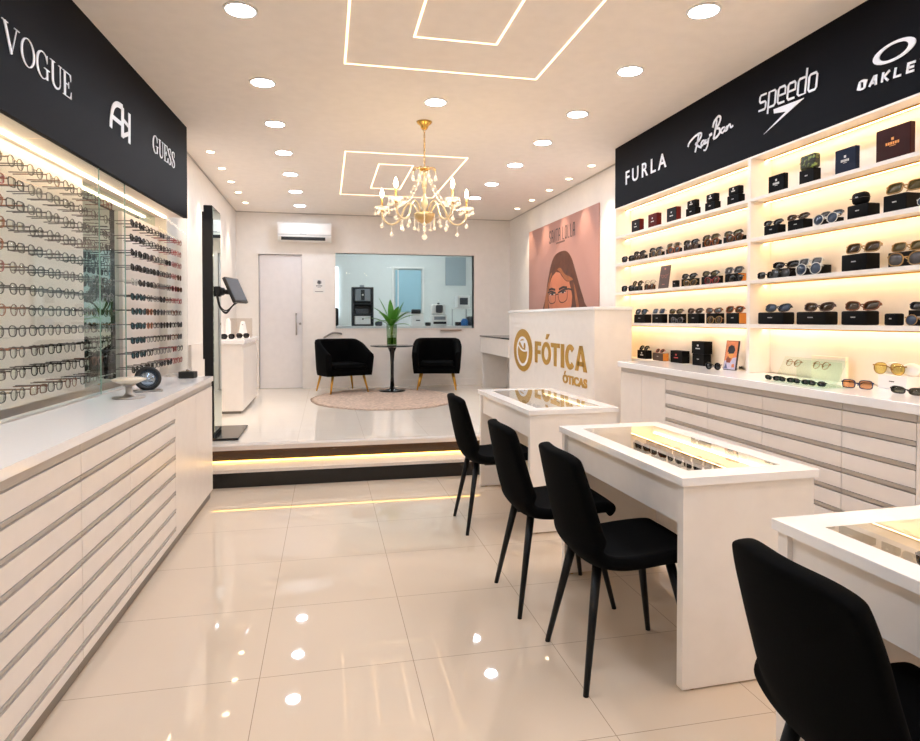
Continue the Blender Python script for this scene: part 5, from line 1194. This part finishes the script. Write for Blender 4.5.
put(MB().lathe([(0.012, 0), (0.012, 0.004), (0, 0.004)], (0, 0, 0), 10).xf(Matrix.Translation((0.0, -0.0005, 0.14)) @ Matrix.Rotation(PI/2, 4, 'X')), 'screw_cap', M['darkgrey'], t)

# ------------------------------------------------------------------ things on the left counter
p = at(129, 398, Z=0.921)
t = thing('display_dish', 'pale disc on a round metal foot at the far end of the left counter', 'display stand', (p.x, p.y, 0.9215))
put(MB().lathe([(0.0, 0), (0.082, 0), (0.082, 0.006), (0.03, 0.012), (0.018, 0.03), (0.018, 0.062), (0.034, 0.072), (0.0, 0.074)], (0, 0, 0), 36), 'foot', M['steel'], t)
put(MB().lathe([(0.0, 0.0745), (0.04, 0.078), (0.085, 0.098), (0.088, 0.104), (0.06, 0.112), (0.0, 0.116)], (0, 0, 0), 36), 'disc', mat('pale cream plastic', (232, 220, 200), 0.25), t)
p = at(148, 391, Z=0.921)
t = thing('round_mirror', 'small round table mirror with thick black rim beside the pale disc', 'mirror', (p.x, p.y, 0.9215), -PI/2+1.9)
tl = Matrix.Translation((0, 0, 0.075)) @ Matrix.Rotation(math.radians(-16), 4, 'X')
put(MB().tube([(0.062*math.cos(2*PI*i/32), 0, 0.062*math.sin(2*PI*i/32)) for i in range(32)], 0.0125, 8, closed=True).xf(tl), 'rim', M['black'], t)
put(MB().lathe([(0.0, 0), (0.056, 0), (0.056, 0.004), (0, 0.004)], (0, 0, 0), 32).xf(tl @ Matrix.Rotation(PI/2, 4, 'X')), 'glass', mat('blue grey mirror', (150, 166, 184), 0.08, 0.8), t)
put(MB().rbox(-0.075, 0.075, -0.07, 0.05, 0, 0.008, 0.003, 1), 'base', M['steel'], t)
put(MB().tube([(0, 0.02, 0.006), (0, 0.03, 0.03)], 0.012, 8), 'stem', M['black'], t)
p = at(188, 378, Z=0.921)
t = thing('black_box', 'small black box with a little knob at the far end of the left counter', 'box', (p.x, p.y, 0.9215), -PI/2+1.4)
put(MB().rbox(-0.055, 0.055, -0.04, 0.04, 0, 0.048, 0.004, 1), 'body', M['black'], t); put(MB().lathe([(0.012, 0.0485), (0.014, 0.058), (0.008, 0.066), (0, 0.067)], (0, 0, 0), 14), 'knob', M['steel'], t)

# ------------------------------------------------------------------ chandelier
cx, cy = 0.80, 5.15
ch = thing('chandelier', 'gold crystal chandelier with five candle lamps hanging from the ceiling', 'chandelier', (cx, cy, CZ))
def W_(mb): mb.v = [v+Vector((cx, cy, 0)) for v in mb.v]; return mb
put(W_(MB().lathe([(0.0, 2.915), (0.02, 2.916), (0.03, 2.93), (0.034, 2.948), (0.058, 2.965), (0.066, 2.979), (0.0, 2.979)], (0, 0, 0), 28)), 'canopy', M['brass'], ch, True)
chn = MB()
for i in range(15):
    z = 2.915-i*0.021; a = (i % 2)*PI/2
    chn.tube([(0.0065*math.cos(q)*math.cos(a), 0.0065*math.cos(q)*math.sin(a), z-0.011+0.0145*math.sin(q)) for q in [2*PI*k/10 for k in range(10)]], 0.0024, 5, closed=True)
put(W_(chn), 'chain', M['brass'], ch, True)
put(W_(MB().lathe([(0.0, 2.60), (0.012, 2.595), (0.02, 2.56), (0.01, 2.53), (0.016, 2.50), (0.026, 2.46), (0.012, 2.42), (0.014, 2.37), (0.028, 2.33), (0.03, 2.29), (0.012, 2.26), (0.03, 2.235), (0.0, 2.23)][::-1], (0, 0, 0), 20)), 'column', mat('gilded glass column', (240, 216, 170), 0.12, 0.25), ch, True)
put(W_(MB().lathe([(0.0, 2.118), (0.012, 2.124), (0.016, 2.14), (0.055, 2.158), (0.082, 2.19), (0.09, 2.222), (0.084, 2.228), (0.0, 2.229)], (0, 0, 0), 28)), 'bowl', mat('gilt glass bowl', (206, 178, 128), 0.2, 0.55), ch, True)
put(W_(MB().lathe([(0.0, 2.583), (0.045, 2.585), (0.05, 2.592), (0.0, 2.596)], (0, 0, 0), 20)), 'crown_plate', M['brass'], ch, True)
def drop(x, y, z, h, r): return MB().lathe([(0.0, 0), (r*0.75, h*0.16), (r, h*0.34), (r*0.6, h*0.62), (r*0.14, h*0.82), (r*0.12, h), (0, h)], (x, y, z-h), 8, 0, False)
def chainlet(mb, x, y, z0, n, r=0.006):
    for i in range(n): mb.lathe([(0.0, -r), (r*0.8, -r*0.5), (r*0.8, r*0.5), (0.0, r)], (x, y, z0-i*r*2.3), 6, 0, False)
    return mb
def crystal(x, y, z, n=1, h=0.034, r=0.011):
    h *= 1.15; r *= 1.35
    mb = chainlet(MB(), x, y, z-0.006, n); l = drop(x, y, z-n*0.0138, h, r); mb.add(l.v, l.f)
    put(W_(mb), 'crystal_drop', M['crystal'], ch, True)
for k in range(8):
    a = 2*PI*k/8+0.2; pts = smooth_path([(0.02, 2.575), (0.055, 2.60), (0.09, 2.592), (0.1, 2.57)], 4)
    put(W_(MB().tube([(r*math.cos(a), r*math.sin(a), z) for r, z in pts], 0.0035, 6)), 'crown_arm', M['brass'], ch, True)
    crystal(0.1*math.cos(a), 0.1*math.sin(a), 2.568, 2, 0.036, 0.011)
RA = 0.375
for k in range(5):
    a = math.radians(90+72*k-9); ca, sa = math.cos(a), math.sin(a)
    pts = bez((0.05, 2.222), (0.10, 2.36), (0.17, 2.33), (0.20, 2.21), 8)+bez((0.20, 2.21), (0.235, 2.12), (RA, 2.12), (RA, 2.265), 10)[1:]
    arm = put(W_(MB().tube([(r*ca, r*sa, z) for r, z in pts], 0.0085, 8)), 'arm', mat('gilded crystal arm', (240, 216, 172), 0.12, 0.25) if k == 0 else bpy.data.materials['gilded crystal arm'], ch, True)
    c = (RA*ca, RA*sa, 0)
    put(W_(MB().lathe([(0.0, 2.266), (0.012, 2.267), (0.03, 2.276), (0.058, 2.294), (0.060, 2.297), (0.03, 2.283), (0.012, 2.275), (0.0, 2.274)], c, 14, 0, False)), 'drip_cup', M['crystal'], arm, True)
    put(W_(MB().lathe([(0.016, 2.258), (0.012, 2.275), (0.011, 2.29), (0.0095, 2.291), (0.0095, 2.375), (0.0, 2.376)], c, 12)), 'candle', mat('gilt candle sleeve', (214, 170, 96), 0.25, 0.6) if k == 0 else bpy.data.materials['gilt candle sleeve'], arm, True)
    put(W_(MB().lathe([(0.006, 2.377), (0.014, 2.392), (0.0165, 2.408), (0.011, 2.432), (0.004, 2.452), (0.0, 2.456)], c, 12)), 'bulb', M['bulb'], arm, True)
    for q in range(6):
        b = 2*PI*q/6; crystal(RA*ca+0.056*math.cos(b), RA*sa+0.056*math.sin(b), 2.293, 2 if q % 2 else 1, 0.036, 0.010)
    crystal(RA*ca, RA*sa, 2.252, 6, 0.042, 0.013); crystal(0.29*ca, 0.29*sa, 2.148, 4, 0.040, 0.012); crystal(0.20*ca, 0.20*sa, 2.20, 3, 0.036, 0.011)
    b = a+math.radians(36); 
    for rr, zz, nn in ((0.085, 2.222, 4), (0.14, 2.30, 3)): crystal(rr*math.cos(b), rr*math.sin(b), zz if rr < 0.1 else 2.225, nn+3, 0.034, 0.011)
    # swag of beads from crown to arm
    sw = MB()
    for q in range(13):
        t = q/12; r = 0.03+(RA-0.03)*t; z = 2.56-0.27*t-0.12*math.sin(PI*t)
        sw.lathe([(0.0, -0.011), (0.010, -0.004), (0.010, 0.004), (0.0, 0.011)], (r*ca, r*sa, z), 6, 0, False)
    sw.tube([(r_*ca, r_*sa, 2.56-0.27*t_-0.12*math.sin(PI*t_)) for r_, t_ in [(0.03+(RA-0.03)*q_/12, q_/12) for q_ in range(13)]], 0.002, 5)
    put(W_(sw), 'bead_swag', M['crystal'], ch, True)
crystal(0, 0, 2.118, 3, 0.06, 0.018)

# ------------------------------------------------------------------ lab equipment behind the window
LZ = 1.245
lc = thing('lab_bench', 'long white lab bench seen through the back window', 'bench', (1.2, BACK+0.5, PZ))
put(MB().box(-0.4, 2.9, BACK+0.2, BACK+0.85, LZ-0.04, LZ), 'bench_top', M['plastic'], lc, True)
put(MB().box(-0.4, 2.9, BACK+0.26, BACK+0.8, PZ+0.001, LZ-0.0405), 'bench_body', M['white'], lc, True)
EY = BACK+0.45
def ex(px): return at(px, 310, Y=EY).x
def ez(py): return at(400, py, Y=EY).z
x0, x1 = ex(351.5), ex(373); h = ez(288)-LZ
t = thing('equipment_rack', 'dark two-tier equipment rack with grey doors, left behind the lab window', 'rack', ((x0+x1)/2, EY, LZ+0.0005))
w = (x1-x0)/2
fr = MB()
for s in (-1, 1): fr.box(min(s*w, s*(w-0.035)), max(s*w, s*(w-0.035)), -0.14, 0.14, 0, h)
fr.box(-w+0.035, w-0.035, 0.12, 0.14, 0, h)
for zz in (0.0, h*0.27, h*0.56, h*0.96): fr.box(-w+0.035, w-0.035, -0.14, 0.12, zz, zz+h*0.04)
put(fr, 'frame', M['dark'], t)
put(MB().rbox(-w+0.05, w-0.05, -0.152, 0.10, h*0.64, h*0.95, 0.006, 1), 'upper_unit', M['midgrey'], t); put(MB().box(-0.03, 0.03, -0.156, -0.1525, h*0.66, h*0.93), 'door_post', M['dark'], t); put(MB().lathe([(0.016, 0), (0.016, 0.004), (0, 0.004)], (0, 0, 0), 12).xf(Matrix.Translation((0, -0.1565, h*0.8)) @ Matrix.Rotation(PI/2, 4, 'X')), 'door_knob', M['plastic'], t)
put(MB().rbox(-w+0.05, w-0.05, -0.152, 0.10, h*0.045, h*0.255, 0.006, 1), 'lower_unit', M['plastic'], t); put(MB().box(-0.012, 0.012, -0.156, -0.1525, h*0.16, h*0.2), 'latch', M['black'], t)
put(MB().rbox(-w+0.06, w-0.08, -0.10, 0.08, h*0.315, h*0.44, 0.006, 1), 'middle_unit', M['darkgrey'], t)
put(MB().rbox(-0.04, 0.03, -0.03, 0.03, h+0.0005, h+0.04, 0.004, 1), 'top_plug', M['midgrey'], t)
x0, x1 = ex(411), ex(423)
t = thing('lens_meter', 'small white desktop device with a black head on the lab bench', 'device', ((x0+x1)/2, EY, LZ+0.0005)); w = (x1-x0)/2
put(MB().prism([(-0.1, 0), (0.12, 0), (0.12, 0.2), (-0.03, 0.2), (-0.1, 0.05)], (-w, 0, 0), (0, 1, 0), (0, 0, 1), (1, 0, 0), 2*w), 'housing', M['plastic'], t)
put(MB().rbox(-w*0.9, w*0.6, -0.04, 0.08, 0.2005, 0.275, 0.015, 2), 'head', M['black'], t); put(MB().box(-w*0.3, w*0.4, -0.085, -0.07, 0.08, 0.1), 'slot', M['black'], t)
x0, x1 = ex(431), ex(446)
t = thing('lens_edger', 'tall grey and white lens edging machine with a round-cornered screen on the lab bench', 'device', ((x0+x1)/2, EY, LZ+0.0005)); w = (x1-x0)/2
put(MB().rbox(-w, w, -0.13, 0.13, 0, 0.18, 0.012, 2), 'base_unit', M['plastic'], t); put(MB().box(-w*0.85, w*0.85, -0.134, -0.1305, 0.03, 0.07), 'base_slot', M['black'], t); put(MB().box(-w*0.75, w*0.75, -0.134, -0.1305, 0.10, 0.155), 'chamber_window', M['midgrey'], t)
put(MB().rbox(-w*0.9, w*0.8, -0.10, 0.12, 0.181, 0.36, 0.03, 3), 'upper_unit', M['plastic'], t); put(MB().rbox(-w*0.5, w*0.4, -0.108, -0.0995, 0.215, 0.345, 0.02, 2), 'screen', M['darkgrey'], t); put(MB().lathe([(0.02, 0.3605), (0.02, 0.385), (0, 0.387)], (0, 0, 0), 12), 'cap', M['darkgrey'], t)
x0, x1 = ex(454), ex(468.5)
t = thing('wall_shelf', 'small white wall shelf carrying a white device behind the lab window', 'shelf', ((x0+x1)/2, EY, 1.53)); w = (x1-x0)/2
put(MB().box(-w*1.1, w*1.1, -0.12, 0.2, 0, 0.02), 'board', M['plastic'], t); put(MB().box(-w*1.0, -w*0.95, 0.15, 0.19, LZ-1.53+0.001, -0.0005).box(w*0.95, w*1.0, 0.15, 0.19, LZ-1.53+0.001, -0.0005), 'post', M['midgrey'], t)
t = thing('monitor_box', 'white cube shaped monitor with a dark square screen on the lab shelf', 'monitor', ((x0+x1)/2+0.02, EY, 1.5505))
put(MB().rbox(-w*0.85, w*0.85, -0.11, 0.14, 0, 0.205, 0.008, 2), 'housing', M['plastic'], t); put(MB().box(-w*0.55, w*0.55, -0.1125, -0.1105, 0.05, 0.165), 'screen', M['darkgrey'], t)
solo(MB().lathe([(0.0, 0), (0.06, 0), (0.06, 0.08), (0.04, 0.11), (0.03, 0.12), (0, 0.12)], (ex(463), EY-0.12, LZ+0.0005), 20), 'blue_bottle', M['bluebottle'], 'blue plastic container on the lab bench at the right of the window', 'container', (ex(463), EY-0.12, LZ))
solo(MB().rbox(ex(467), ex(475), EY-0.08, EY+0.08, LZ+0.0005, LZ+0.16, 0.03, 2), 'grey_machine', M['darkgrey'], 'dark grey machine at the far right of the lab bench', 'device', (ex(470), EY, LZ))
solo(MB().rbox(ex(455), ex(460), EY-0.1, EY+0.02, LZ+0.0005, LZ+0.065, 0.01, 2), 'black_tool', M['black'], 'small black tool left of the blue container on the lab bench', 'tool', (ex(457), EY, LZ))
solo(MB().rbox(ex(425), ex(430), EY-0.1, EY+0.02, LZ+0.0005, LZ+0.06, 0.015, 2), 'black_puck', M['black'], 'low black object left of the lens edging machine', 'tool', (ex(427), EY, LZ))
solo(MB().rbox(ex(375), ex(382), EY-0.1, EY+0.04, LZ+0.0005, LZ+0.075, 0.02, 2), 'grey_case', M['darkgrey'], 'low dark grey case right of the equipment rack', 'case', (ex(378), EY, LZ))
solo(MB().rbox(ex(333.5), ex(338.5), EY-0.05, EY+0.1, LZ+0.0005, LZ+0.30, 0.03, 2), 'upright_device', M['black'], 'black upright device cut off at the left edge of the lab window', 'device', (ex(336), EY, LZ))
# far wall of the lab: blue window, grey panel, lit slit
def fx(px): return at(px, 300, Y=LB-0.02).x
def fz(py): return at(400, py, Y=LB-0.02).z
w2 = struct(MB().box(fx(395.5), fx(421), LB-0.03, LB-0.005, fz(312), fz(270)), 'window_2', M['bluepane'])
q = MB(); a0, a1, b0, b1 = fx(394), fx(422.3), fz(313), fz(268.5); tk = 0.035
q.box(a0-tk, a0, LB-0.05, LB-0.001, b0, b1).box(a1, a1+tk, LB-0.05, LB-0.001, b0, b1).box(a0-tk, a1+tk, LB-0.05, LB-0.001, b1, b1+tk).box((a0*0.86+a1*0.14)-0.01, (a0*0.86+a1*0.14)+0.01, LB-0.05, LB-0.031, b0, b1)
put(q, 'window_frame', M['plastic'], w2)
struct(MB().box(fx(445.5), fx(466), LB-0.012, LB-0.001, fz(285), fz(256)), 'trim_6', M['labpanel'])
solo(MB().box(fx(334), fx(338), LB-0.03, LB-0.002, fz(318), fz(268)), 'light_slit', M['slit'], 'bright vertical light strip at the left of the lab far wall', 'light', (fx(336), LB-0.01, fz(318)))
solo(MB().box(0.3, 2.2, BACK+1.3, BACK+1.42, CZ-0.03, CZ-0.001), 'tube_light', M['backlight'], 'cool white tube light on the ceiling of the lab', 'light', (1.25, BACK+1.36, CZ))

# ------------------------------------------------------------------ world and colour management
wd = bpy.data.worlds.new('world'); SC.world = wd; wd.use_nodes = True
wd.node_tree.nodes['Background'].inputs[0].default_value = rgb(235, 230, 225); wd.node_tree.nodes['Background'].inputs[1].default_value = 0.0
vs = SC.view_settings
SC.display_settings.display_device = 'sRGB'
vs.view_transform = 'Standard'; vs.look = 'None'; vs.exposure = 0.98; vs.gamma = 1.0; vs.use_curve_mapping = False
SC.cycles.use_denoising = True
SC.cycles.max_bounces = 10; SC.cycles.diffuse_bounces = 6; SC.cycles.glossy_bounces = 5; SC.cycles.transparent_max_bounces = 16; SC.cycles.transmission_bounces = 6
SC.cycles.sample_clamp_indirect = 8.0; SC.cycles.caustics_reflective = False; SC.cycles.caustics_refractive = False; SC.cycles.use_light_tree = True
